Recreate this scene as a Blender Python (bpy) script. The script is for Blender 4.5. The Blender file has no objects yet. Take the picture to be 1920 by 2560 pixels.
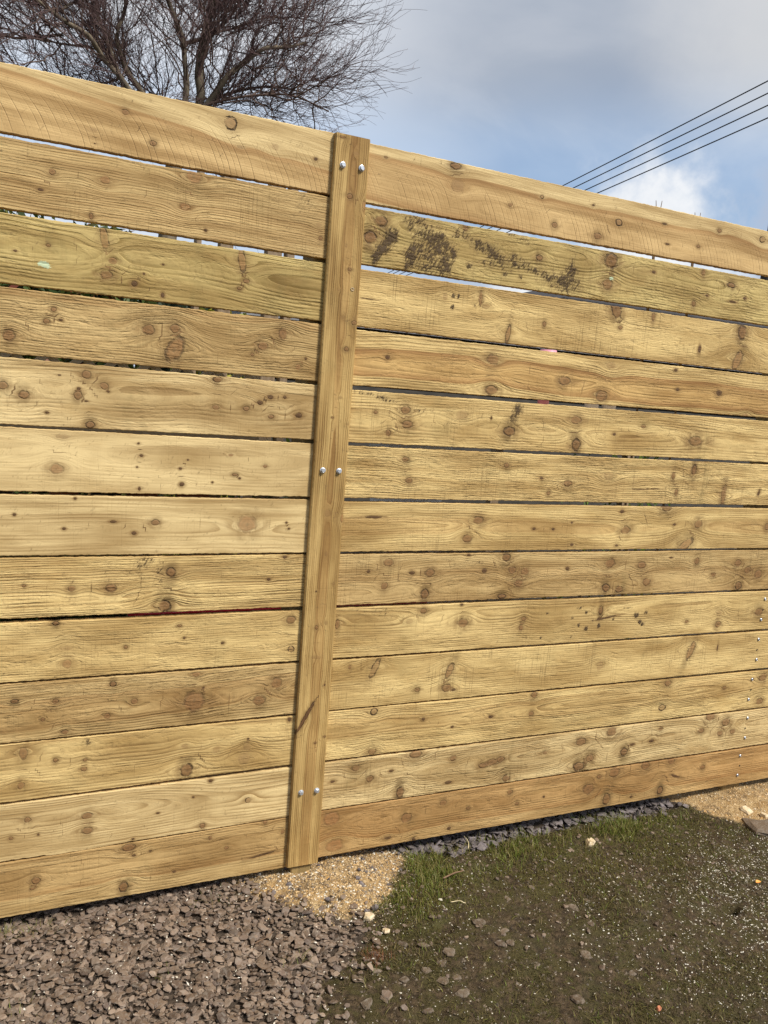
import bpy, math, random
import numpy as np
from mathutils import Matrix, Vector

scene = bpy.context.scene
col = scene.collection
R = math.radians

# ------------------------------------------------------------------ camera
YAW, PITCH, ROLL = 0.440604, -0.144279, 0.0799369
CAM = Vector((0.0, -2.12636, 1.40982))
def camera_axes():
    f = Vector((math.sin(YAW)*math.cos(PITCH), math.cos(YAW)*math.cos(PITCH), math.sin(PITCH)))
    r = Vector((math.cos(YAW), -math.sin(YAW), 0))
    u = r.cross(f)
    return (r*math.cos(ROLL)+u*math.sin(ROLL), -r*math.sin(ROLL)+u*math.cos(ROLL), f)
cr, cu, cf = camera_axes()
cam_data = bpy.data.cameras.new('camera')
cam = bpy.data.objects.new('camera', cam_data)
col.objects.link(cam)
cam_data.sensor_fit = 'VERTICAL'
cam_data.sensor_height = 36.0
cam_data.sensor_width = 27.0
cam_data.lens = 2058.8875/2560*36.0
cam_data.clip_start = 0.05
cam_data.clip_end = 2000
cam.matrix_world = Matrix(((cr.x, cu.x, -cf.x, CAM.x), (cr.y, cu.y, -cf.y, CAM.y), (cr.z, cu.z, -cf.z, CAM.z), (0, 0, 0, 1)))
scene.camera = cam

# ------------------------------------------------------------------ node helper
class NT:
    def __init__(s, tree): s.t = tree
    def n(s, typ, ins=None, out=0, **props):
        nd = s.t.nodes.new(typ)
        for k, v in props.items(): setattr(nd, k, v)
        if ins:
            items = ins.items() if isinstance(ins, dict) else enumerate(ins)
            for k, v in items:
                if v is None: continue
                sock = nd.inputs[k]
                if isinstance(v, bpy.types.NodeSocket): s.t.links.new(v, sock)
                else: sock.default_value = v
        return nd.outputs[out] if out is not None else nd
    def m(s, op, a, b=None, c=None, clamp=False):
        return s.n('ShaderNodeMath', [a, b, c], operation=op, use_clamp=clamp)
    def v(s, op, a, b=None):
        return s.n('ShaderNodeVectorMath', [a, b], operation=op)
    def sm(s, x, a, b, lo=0.0, hi=1.0):
        return s.n('ShaderNodeMapRange', {0: x, 1: a, 2: b, 3: lo, 4: hi}, interpolation_type='SMOOTHSTEP')
    def mix(s, f, a, b, mode='MIX'):
        nd = s.t.nodes.new('ShaderNodeMix'); nd.data_type = 'RGBA'; nd.blend_type = mode; nd.clamp_factor = True
        for i, v in ((0, f), (6, a), (7, b)):
            if isinstance(v, bpy.types.NodeSocket): s.t.links.new(v, nd.inputs[i])
            else: nd.inputs[i].default_value = v if i == 0 else (tuple(v)+(1,))[:4]
        return nd.outputs[2]
    def noise(s, vec, scale, detail=3, rough=.5, dist=0.0, out=0):
        return s.n('ShaderNodeTexNoise', {'Vector': vec, 'Scale': scale, 'Detail': detail, 'Roughness': rough, 'Distortion': dist}, out=out)
    def scl(s, vec, x, y, z):
        return s.v('MULTIPLY', vec, (x, y, z))
    def xyz(s, vec):
        nd = s.n('ShaderNodeSeparateXYZ', [vec], out=None); return nd.outputs
    def comb(s, x, y, z): return s.n('ShaderNodeCombineXYZ', [x, y, z])
def dirv(az, el):
    a, e = R(az), R(el); return (math.sin(a)*math.cos(e), math.cos(a)*math.cos(e), math.sin(e))

# ------------------------------------------------------------------ sun and sky
SUN_AZ, SUN_EL = 146.0, 50.0
sd = Vector(dirv(SUN_AZ, SUN_EL))
sun_data = bpy.data.lights.new('sun', 'SUN')
sun = bpy.data.objects.new('sun', sun_data); col.objects.link(sun)
sun_data.energy = 4.0
sun_data.angle = R(12)
sun_data.color = (1.0, 0.96, 0.90)
sun.rotation_euler = sd.to_track_quat('Z', 'Y').to_euler()
sun.location = (2, -6, 8)

world = bpy.data.worlds.new('World'); scene.world = world; world.use_nodes = True
wt = world.node_tree; wt.nodes.clear(); g = NT(wt)
tc = g.n('ShaderNodeTexCoord', out=None)
D = tc.outputs['Generated']
sx = g.xyz(D)
sky = g.n('ShaderNodeTexSky', sky_type='NISHITA', sun_disc=False, sun_elevation=R(SUN_EL), sun_rotation=R(SUN_AZ), air_density=1.0, dust_density=1.5, ozone_density=2.0)
bg1 = g.n('ShaderNodeBackground', {'Color': sky, 'Strength': 0.12})
den = g.m('ADD', g.m('MAXIMUM', sx[2], 0.0), 0.22)
plane = g.comb(g.m('DIVIDE', sx[0], den), g.m('DIVIDE', sx[1], den), 0.0)
n1 = g.noise(g.v('ADD', plane, (3.1, 7.7, 0)), 0.9, 5, .5, .3)
n2 = g.noise(g.v('ADD', plane, (9.3, 1.2, 4)), 2.6, 5, .55, .4)
n3 = g.noise(D, 11.0, 6, .58, .2)
wob = g.m('MULTIPLY', g.m('SUBTRACT', n3, 0.5), 0.016)
def blob(az, el, inner, outer):     # a cloud bank around a compass direction, ragged by noise
    dd = g.n('ShaderNodeVectorMath', [D, dirv(az, el)], out='Value', operation='DOT_PRODUCT')
    return g.sm(g.m('ADD', dd, wob), math.cos(R(outer)), math.cos(R(inner)))
grey = g.mix(g.sm(n1, .36, .66), (.27, .325, .425), (.385, .43, .505))
grey = g.mix(g.m('MULTIPLY', g.sm(n2, .45, .75), .45), grey, (.50, .53, .59))
grey = g.mix(g.m('MULTIPLY', blob(52, 25, 2, 15), .75), grey, (.66, .66, .66))
grey = g.mix(g.m('MULTIPLY', blob(-2, 17, 11, 31), .9), grey, (.76, .78, .82))
grey = g.mix(g.sm(sx[2], .16, .02), grey, (.78, .83, .90))
grey = g.mix(g.m('MULTIPLY', g.m('MULTIPLY', g.sm(sx[2], .37, .24), .8), g.sm(n1, .72, .40)), grey, (.46, .585, .77))
cum = g.m('MULTIPLY', g.m('MAXIMUM', g.m('MAXIMUM', blob(40.8, 10.6, .1, 6.5), blob(35.5, 8.2, .3, 6.0)), blob(44.0, 9.0, .3, 5.5)), .92)
grey = g.mix(cum, grey, g.mix(n3, (.66, .69, .74), (1.0, .99, .97)))
grey = g.mix(blob(49.5, 12.2, 1.5, 5.2), grey, (.40, .47, .60))
bg2 = g.n('ShaderNodeBackground', {'Color': grey, 'Strength': 0.90})
gapband = g.m('MULTIPLY', g.sm(g.m('ADD', sx[2], g.m('MULTIPLY', g.m('SUBTRACT', n2, .5), .16)), .33, .22), g.sm(sx[2], .13, .20))
azf = g.sm(g.m('DIVIDE', sx[0], g.m('ADD', g.m('ABSOLUTE', sx[1]), .05)), .42, .60)
clear = g.m('MULTIPLY', g.m('MULTIPLY', gapband, azf), .72)
clear = g.m('MULTIPLY', clear, g.m('SUBTRACT', 1.0, cum))
clear = g.m('MULTIPLY', clear, g.m('SUBTRACT', 1.0, blob(49.5, 12.2, 1.5, 5.2)))
ms = g.n('ShaderNodeMixShader', [clear, bg2, bg1])
g.n('ShaderNodeOutputWorld', [ms], out=None)

scene.view_settings.view_transform = 'Standard'
scene.view_settings.look = 'None'
scene.view_settings.gamma = 1
scene.view_settings.use_curve_mapping = False
scene.view_settings.exposure = 0.32

# ------------------------------------------------------------------ object helpers
def link(o): col.objects.link(o); return o
def mesh(name, verts, faces, mat=None, parent=None, smooth=False, attrs=None, loc=None):
    me = bpy.data.meshes.new(name)
    if isinstance(faces, np.ndarray):
        n, k = faces.shape
        me.vertices.add(len(verts)); me.vertices.foreach_set('co', np.asarray(verts, np.float32).ravel())
        me.loops.add(n*k); me.loops.foreach_set('vertex_index', faces.astype(np.int32).ravel())
        me.polygons.add(n); me.polygons.foreach_set('loop_start', np.arange(0, n*k, k, dtype=np.int32))
        me.polygons.foreach_set('loop_total', np.full(n, k, np.int32)) if False else None
        me.update(calc_edges=True)
    else:
        me.from_pydata([tuple(v) for v in verts], [], faces); me.update()
    me.polygons.foreach_set('use_smooth', [smooth]*len(me.polygons))
    for an, (kind, data) in (attrs or {}).items():
        a = me.attributes.new(an, kind, 'POINT')
        a.data.foreach_set('vector' if kind == 'FLOAT_VECTOR' else 'value', np.asarray(data, np.float32).ravel())
    if mat: me.materials.append(mat)
    o = bpy.data.objects.new(name, me); link(o)
    if loc is not None: o.location = loc
    if parent: o.parent = parent
    return o
def tag(o, label=None, cat=None, group=None, kind=None):
    if label: o['label'] = label
    if cat: o['category'] = cat
    if group: o['group'] = group
    if kind: o['kind'] = kind
    return o
def empty(name, loc, label, cat, group=None):
    o = bpy.data.objects.new(name, None); o.location = loc; o.empty_display_size = .1
    link(o); return tag(o, label, cat, group)
def box(x0, x1, y0, y1, z0, z1, b=0.0):
    v = [(x, y, z) for x in (x0, x1) for y in (y0, y1) for z in (z0, z1)]
    f = [(0, 1, 3, 2), (4, 6, 7, 5), (0, 4, 5, 1), (2, 3, 7, 6), (0, 2, 6, 4), (1, 5, 7, 3)]
    return v, f
def bevel_box(x0, x1, y0, y1, z0, z1, b):
    """box with chamfered long edges (profile in the XY plane, run along Z) and end caps"""
    p = [(x0+b, y0), (x1-b, y0), (x1, y0+b), (x1, y1-b), (x1-b, y1), (x0+b, y1), (x0, y1-b), (x0, y0+b)]
    v = [(x, y, z0) for x, y in p]+[(x, y, z1) for x, y in p]
    f = [(i, (i+1) % 8, 8+(i+1) % 8, 8+i) for i in range(8)]+[tuple(range(7, -1, -1)), tuple(range(8, 16))]
    return v, f
def merge(parts):
    V, F = [], []
    for v, f in parts:
        o = len(V); V += list(v); F += [tuple(i+o for i in q) for q in f]
    return V, F
def lathe(prof, n=20, cx=0, cy=0):
    V = []; F = []
    for r, z in prof:
        for i in range(n):
            a = 2*math.pi*i/n; V.append((cx+r*math.cos(a), cy+r*math.sin(a), z))
    for j in range(len(prof)-1):
        for i in range(n): F.append((j*n+i, j*n+(i+1) % n, (j+1)*n+(i+1) % n, (j+1)*n+i))
    return V, F
def tubes(P, rad, sides=3):
    """P (N,K,3) polylines, rad (N,K) radii -> verts, quad faces"""
    N, K, _ = P.shape
    T = np.empty_like(P); T[:, 1:-1] = P[:, 2:]-P[:, :-2]; T[:, 0] = P[:, 1]-P[:, 0]; T[:, -1] = P[:, -1]-P[:, -2]
    T /= np.linalg.norm(T, axis=2, keepdims=True)+1e-9
    ref = np.where(np.abs(T[:, :1, 2:3]) > .9, np.array([1., 0, 0]), np.array([0, 0, 1.]))
    ref = np.repeat(ref, K, 1)
    A = np.cross(T, ref); A /= np.linalg.norm(A, axis=2, keepdims=True)+1e-9
    B = np.cross(T, A)
    an = np.arange(sides)*2*np.pi/sides
    V = P[:, :, None, :]+rad[:, :, None, None]*(A[:, :, None, :]*np.cos(an)[None, None, :, None]+B[:, :, None, :]*np.sin(an)[None, None, :, None])
    idx = np.arange(N*K*sides).reshape(N, K, sides)
    a = idx[:, :-1, :]; b = np.roll(idx, -1, 2)[:, :-1, :]; c = np.roll(idx, -1, 2)[:, 1:, :]; d = idx[:, 1:, :]
    F = np.stack([a, b, c, d], -1).reshape(-1, 4)
    return V.reshape(-1, 3), F
def vnoise(x, y, seed=0):
    x = np.asarray(x, float); y = np.asarray(y, float)
    xi = np.floor(x).astype(np.int64); yi = np.floor(y).astype(np.int64)
    fx = x-xi; fy = y-yi; fx = fx*fx*(3-2*fx); fy = fy*fy*(3-2*fy)
    def h(a, b):
        n = (a*374761393+b*668265263+seed*1274126177) & 0xffffffff
        n = ((n ^ (n >> 13))*1274126177) & 0xffffffff
        return ((n ^ (n >> 16)) & 0xffff)/65535.0
    return (h(xi, yi)*(1-fx)+h(xi+1, yi)*fx)*(1-fy)+(h(xi, yi+1)*(1-fx)+h(xi+1, yi+1)*fx)*fy
def fbm(x, y, seed=0, o=4):
    s = 0; a = .5; t = 0
    for i in range(o): s = s+a*vnoise(x*2**i, y*2**i, seed+i); t += a; a *= .5
    return s/t

# ------------------------------------------------------------------ simple materials
def mat(name, build):
    m = bpy.data.materials.new(name); m.use_nodes = True; m.node_tree.nodes.clear()
    t = NT(m.node_tree); s = build(t); t.n('ShaderNodeOutputMaterial', [s], out=None); return m
def bsdf(t, colr, rough=.7, normal=None, spec=.3, metal=0.0):
    return t.n('ShaderNodeBsdfPrincipled', {'Base Color': colr if isinstance(colr, bpy.types.NodeSocket) else tuple(colr)+(1,), 'Roughness': rough, 'Normal': normal, 'Specular IOR Level': spec, 'Metallic': metal})
def bump(t, h, strength=1.0, dist=.001):
    return t.n('ShaderNodeBump', {'Strength': strength, 'Distance': dist, 'Height': h})
def simple(name, c1, c2, scale=30, rough=.7, bd=.001, spec=.3, metal=0.0, stretch=(1, 1, 1)):
    def b(t):
        o = t.n('ShaderNodeTexCoord', out='Object')
        o = t.scl(o, *stretch)
        n = t.noise(o, scale, 5, .6)
        return bsdf(t, t.mix(t.sm(n, .3, .7), c1, c2), rough, bump(t, n, .8, bd), spec, metal)
    return mat(name, b)

# ------------------------------------------------------------------ rough sawn timber: one node group, one material per board
def wood_group():
    gt = bpy.data.node_groups.new('rough_sawn_timber', 'ShaderNodeTree')
    def inp(n, k, d):
        s = gt.interface.new_socket(n, in_out='INPUT', socket_type=k); s.default_value = d
    inp('Pale', 'NodeSocketColor', (.6, .42, .2, 1)); inp('Late', 'NodeSocketColor', (.36, .2, .07, 1)); inp('Heart', 'NodeSocketColor', (.42, .21, .07, 1))
    for n, d in (('HeartEdge', .0), ('HeartAmt', .0), ('Spacing', .006), ('Contrast', .7), ('Tear', .6), ('Saw', .4), ('Arc', 0.0), ('Grime', .3), ('Seed', 0.0)): inp(n, 'NodeSocketFloat', d)
    gt.interface.new_socket('Surface', in_out='OUTPUT', socket_type='NodeSocketShader')
    t = NT(gt)
    I = t.n('NodeGroupInput', out=None).outputs
    obj = t.n('ShaderNodeTexCoord', out='Object')
    P = t.v('ADD', obj, t.comb(t.m('MULTIPLY', I['Seed'], 3.7), 0.0, t.m('MULTIPLY', I['Seed'], 1.3)))
    lx, ly, lz = t.xyz(obj)[:3]
    gg = t.n('ShaderNodeAttribute', attribute_name='g', out='Fac')
    kv = t.xyz(t.n('ShaderNodeAttribute', attribute_name='kv', out='Vector'))
    kp = t.xyz(t.n('ShaderNodeAttribute', attribute_name='kp', out='Vector'))
    ks = t.n('ShaderNodeAttribute', attribute_name='ks', out='Fac')
    mud = t.n('ShaderNodeAttribute', attribute_name='mud', out='Fac')
    pf = t.xyz(P)                                                  # flow coordinates: fibres run round the knots with the rings
    F = t.comb(pf[0], pf[1], t.m('ADD', t.m('MULTIPLY', gg, .8), t.m('MULTIPLY', pf[2], .35)))
    fine = t.noise(t.scl(F, 12, 200, 420), 1, 2, .6)              # fibres along the board
    dash = t.noise(t.scl(F, 17, 100, 200), 1, 3, .66, 0.0)           # torn fibres
    dash2 = t.noise(t.scl(F, 30, 80, 80), 1, 3, .6, .6)
    wavy = t.noise(t.scl(P, 5, 5, 26), 1, 3, .5)
    big = t.noise(t.scl(P, 2.2, 2.2, 9), 1, 2, .55)
    big2 = t.noise(t.scl(t.v('ADD', P, (5, 5, 5)), 4.5, 4, 14), 1, 2, .6)
    tearm = t.m('MULTIPLY', I['Tear'], t.sm(t.noise(t.scl(t.v('ADD', P, (2, 8, 1)), 5, 5, 17), 1, 3, .55), .36, .60, .25, 1.15))
    # growth rings
    gw = t.m('ADD', gg, t.m('MULTIPLY', t.m('SUBTRACT', wavy, .5), .006))
    gw = t.m('ADD', gw, t.m('MULTIPLY', t.m('SUBTRACT', dash, .5), t.m('MULTIPLY', I['Tear'], .0030)))
    ph = t.m('DIVIDE', gw, I['Spacing'])
    n1d = t.noise(t.comb(t.m('MULTIPLY', ph, .35), I['Seed'], 0.0), 1, 2, .5)
    ph = t.m('ADD', ph, t.m('MULTIPLY', n1d, 1.6))
    fr = t.m('FRACT', ph)
    late = t.m('MULTIPLY', t.sm(fr, .30, .86), t.sm(fr, 1.0, .90))
    ringid = t.n('ShaderNodeTexWhiteNoise', [None, t.m('FLOOR', ph)], noise_dimensions='1D', out=0)
    ring = t.m('MULTIPLY', late, t.m('MULTIPLY_ADD', ringid, .7, .3))
    ring = t.m('MULTIPLY', ring, t.sm(big2, .34, .62, .22, 1.0))
    ringc = t.m('MULTIPLY', ring, t.m('MULTIPLY', I['Contrast'], 1.05))
    c = t.mix(ringc, I['Pale'], I['Late'])
    heart = t.sm(t.m('ADD', gw, t.m('MULTIPLY', t.m('SUBTRACT', big, .5), .012)), I['HeartEdge'], t.m('SUBTRACT', I['HeartEdge'], .006))
    c = t.mix(t.m('MULTIPLY', heart, I['HeartAmt']), c, t.mix(ringc, I['Heart'], I['Late']))
    hl = t.m('MULTIPLY', heart, t.sm(gw, t.m('SUBTRACT', I['HeartEdge'], .026), t.m('SUBTRACT', I['HeartEdge'], .005)))
    c = t.mix(t.m('MULTIPLY', t.m('MULTIPLY', hl, I['HeartAmt']), .75), c, (.36, .185, .065))
    c = t.mix(t.m('MULTIPLY', t.sm(big, .48, .75), .45), c, t.mix(.5, c, (.33, .20, .075)))
    bandg = t.noise(t.comb(t.m('MULTIPLY', ph, .16), t.m('MULTIPLY', I['Seed'], 2.0), t.m('MULTIPLY', pf[0], .6)), 1, 2, .5)
    c = t.mix(t.m('MULTIPLY', t.sm(bandg, .48, .72), t.m('MULTIPLY', I['Contrast'], .55)), c, t.mix(.6, c, I['Late']))
    val = t.noise(t.scl(F, 2.6, 2, 34), 1, 3, .55)
    val2 = t.noise(t.scl(t.v('ADD', P, (1, 3, 6)), 5, 3, 16), 1, 3, .6)
    c = t.mix(1.0, c, t.mix(t.sm(val, .3, .68), (.64, .57, .46), (1.13, 1.14, 1.10)), 'MULTIPLY')
    c = t.mix(t.m('MULTIPLY', t.sm(val2, .5, .72), t.m('MULTIPLY_ADD', I['Grime'], .7, .25)), c, t.mix(1.0, c, (.66, .57, .44), 'MULTIPLY'))
    c = t.mix(t.m('MULTIPLY', t.sm(fine, .46, .72), .32), c, t.mix(.6, c, (.25, .145, .05)))
    c = t.mix(t.m('MULTIPLY', t.sm(dash, .56, .74), t.m('MULTIPLY', tearm, .26)), c, (.33, .20, .075))
    # cross-cut saw marks
    saw = t.noise(t.scl(P, 210, 10, 5), 1, 3, .7)
    sawm = t.noise(t.scl(P, 9, 9, 5), 1, 3, .6)
    sawf = t.m('MULTIPLY', t.m('MULTIPLY', t.sm(saw, .52, .68), t.sm(sawm, .42, .66)), I['Saw'])
    c = t.mix(t.m('MULTIPLY', sawf, .42), c, (.22, .13, .05))
    # arc marks of the circular saw
    az = t.m('MULTIPLY', t.m('ADD', lz, .14), 1/.24)
    arc = t.m('SQRT', t.m('MAXIMUM', t.m('SUBTRACT', 1.0, t.m('MULTIPLY', az, az)), .02))
    aph = t.m('ADD', t.m('DIVIDE', t.m('SUBTRACT', lx, t.m('MULTIPLY', arc, .24)), .0150), t.m('MULTIPLY', t.noise(t.scl(P, 9, 9, 9), 1, 2), .9))
    aid = t.n('ShaderNodeTexWhiteNoise', [None, t.m('FLOOR', aph)], noise_dimensions='1D', out=0)
    af = t.m('FRACT', aph)
    arcf = t.m('MULTIPLY', t.m('MULTIPLY', t.sm(af, .72, .90), t.sm(af, 1.0, .93)), t.m('MULTIPLY', t.m('MULTIPLY_ADD', aid, .9, .1), t.sm(lz, .055, -.035)))
    arcf = t.m('MULTIPLY', t.m('MULTIPLY', arcf, I['Arc']), t.sm(sawm, .3, .6))
    c = t.mix(t.m('MULTIPLY', arcf, .75), c, (.20, .11, .04))
    # knots
    nk = t.m('MULTIPLY', t.m('SUBTRACT', t.noise(t.scl(P, 80, 80, 80), 1, 3, .6), .5), .85)
    kd = t.m('SQRT', t.m('ADD', t.m('MULTIPLY', kv[0], kv[0]), t.m('MULTIPLY', kv[1], kv[1])))
    kd = t.m('ADD', kd, nk)
    kx = t.m('ABSOLUTE', kv[0]); kz = t.m('ABSOLUTE', kv[1])
    core = t.sm(kd, 1.10, .70)
    krings = t.m('MULTIPLY_ADD', t.m('SINE', t.m('MULTIPLY', kd, 17)), .5, .5)
    kcol = t.mix(kp[1], (.20, .098, .034), (.34, .140, .048))
    kcol = t.mix(t.m('MULTIPLY', krings, .40), kcol, (.13, .065, .026))
    kcol = t.mix(t.m('MULTIPLY', t.sm(kd, .35, .1), .5), kcol, (.09, .045, .02))
    halo = t.m('MULTIPLY', t.sm(kd, 2.7, .9), t.sm(dash2, .30, .60))
    c = t.mix(t.m('MULTIPLY', halo, t.m('MULTIPLY', kp[0], .85)), c, (.25, .140, .048))
    tail = t.m('MULTIPLY', t.m('MULTIPLY', t.sm(kz, 1.0, .1), t.sm(kx, 5.0, 1.0)), t.sm(dash, .35, .6))
    c = t.mix(t.m('MULTIPLY', tail, t.m('MULTIPLY', kp[0], .55)), c, (.24, .135, .05))
    smear = t.m('MULTIPLY', t.m('MULTIPLY', t.sm(kx, 2.0, .2), t.sm(kz, 4.5, .6)), t.sm(dash2, .28, .6))
    c = t.mix(t.m('MULTIPLY', smear, t.m('MULTIPLY', ks, .75)), c, (.15, .093, .032))
    c = t.mix(t.m('MULTIPLY', core, t.m('MULTIPLY_ADD', kp[0], .6, .32)), c, t.mix(kp[0], t.mix(.25, kcol, I['Pale']), kcol))
    dark = t.m('MULTIPLY', core, t.sm(kp[0], .8, 1.0))
    c = t.mix(t.m('MULTIPLY', dark, .6), c, (.05, .028, .014))
    rim = t.m('MULTIPLY', t.m('MULTIPLY', t.m('MULTIPLY', t.sm(kd, .62, .95), t.sm(kd, 1.15, .98)), kp[2]), t.sm(dash2, .30, .58))
    c = t.mix(t.m('MULTIPLY', rim, .85), c, (.06, .035, .016))
    # grime, mud, paint
    gr = t.m('MULTIPLY', t.sm(t.noise(t.scl(t.v('ADD', P, (9, 2, 7)), 8, 8, 5), 1, 5, .65, .6), .54, .74), I['Grime'])
    c = t.mix(t.m('MULTIPLY', gr, .55), c, (.155, .13, .045))
    px_, py_, pz_ = pf[0], pf[1], pf[2]
    mn = t.noise(t.comb(t.m('MULTIPLY', t.m('ADD', px_, t.m('MULTIPLY', pz_, -.55)), 150), 0.0, t.m('MULTIPLY', t.m('ADD', pz_, t.m('MULTIPLY', px_, .45)), 62)), 1, 5, .70, .3)
    mn2 = t.noise(t.scl(P, 33, 33, 44), 1, 4, .6, .8)
    mm = t.m('ADD', t.m('ADD', mud, t.m('MULTIPLY', t.m('SUBTRACT', mn, .5), 1.9)), t.m('MULTIPLY', t.m('SUBTRACT', mn2, .5), 1.1))
    mudm = t.sm(mm, .44, .74)
    mudf = t.m('MULTIPLY', t.sm(mm, .12, .60), .65)
    c = t.mix(mudf, c, (.20, .125, .050))
    c = t.mix(t.m('MULTIPLY', mudm, .90), c, (.072, .044, .022))
    pnt = t.sm(t.m('ADD', t.m('MULTIPLY', mud, -1), t.m('MULTIPLY', t.m('SUBTRACT', mn, .5), 1.3)), .45, .55)
    c = t.mix(t.m('MULTIPLY', pnt, .8), c, (.55, .68, .45))
    # relief
    h = t.m('MULTIPLY', ring, t.m('MULTIPLY', t.m('MULTIPLY', I['Contrast'], I['Tear']), -1.1))
    h = t.m('ADD', h, t.m('MULTIPLY', fine, .35))
    h = t.m('SUBTRACT', h, t.m('MULTIPLY', t.m('MULTIPLY', t.sm(dash, .46, .76), tearm), 1.0))
    h = t.m('ADD', h, t.m('MULTIPLY', t.m('MULTIPLY', dash2, tearm), 1.7))
    h = t.m('SUBTRACT', h, t.m('MULTIPLY', sawf, .5))
    h = t.m('SUBTRACT', h, t.m('MULTIPLY', arcf, .9))
    h = t.m('SUBTRACT', h, t.m('MULTIPLY', rim, 1.0))
    h = t.m('ADD', h, t.m('MULTIPLY', mudm, .9))
    nb = bump(t, h, 1.0, .0019)
    s = bsdf(t, c, .72, nb, .25)
    t.n('NodeGroupOutput', [s], out=None)
    return gt
WOOD = wood_group()
def wood_mat(name, **kw):
    m = bpy.data.materials.new(name); m.use_nodes = True; m.node_tree.nodes.clear()
    t = NT(m.node_tree)
    gn = m.node_tree.nodes.new('ShaderNodeGroup'); gn.node_tree = WOOD
    for k, v in kw.items(): gn.inputs[k].default_value = (tuple(v)+(1,)) if isinstance(v, tuple) else v
    t.n('ShaderNodeOutputMaterial', [gn.outputs[0]], out=None); return m

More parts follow.
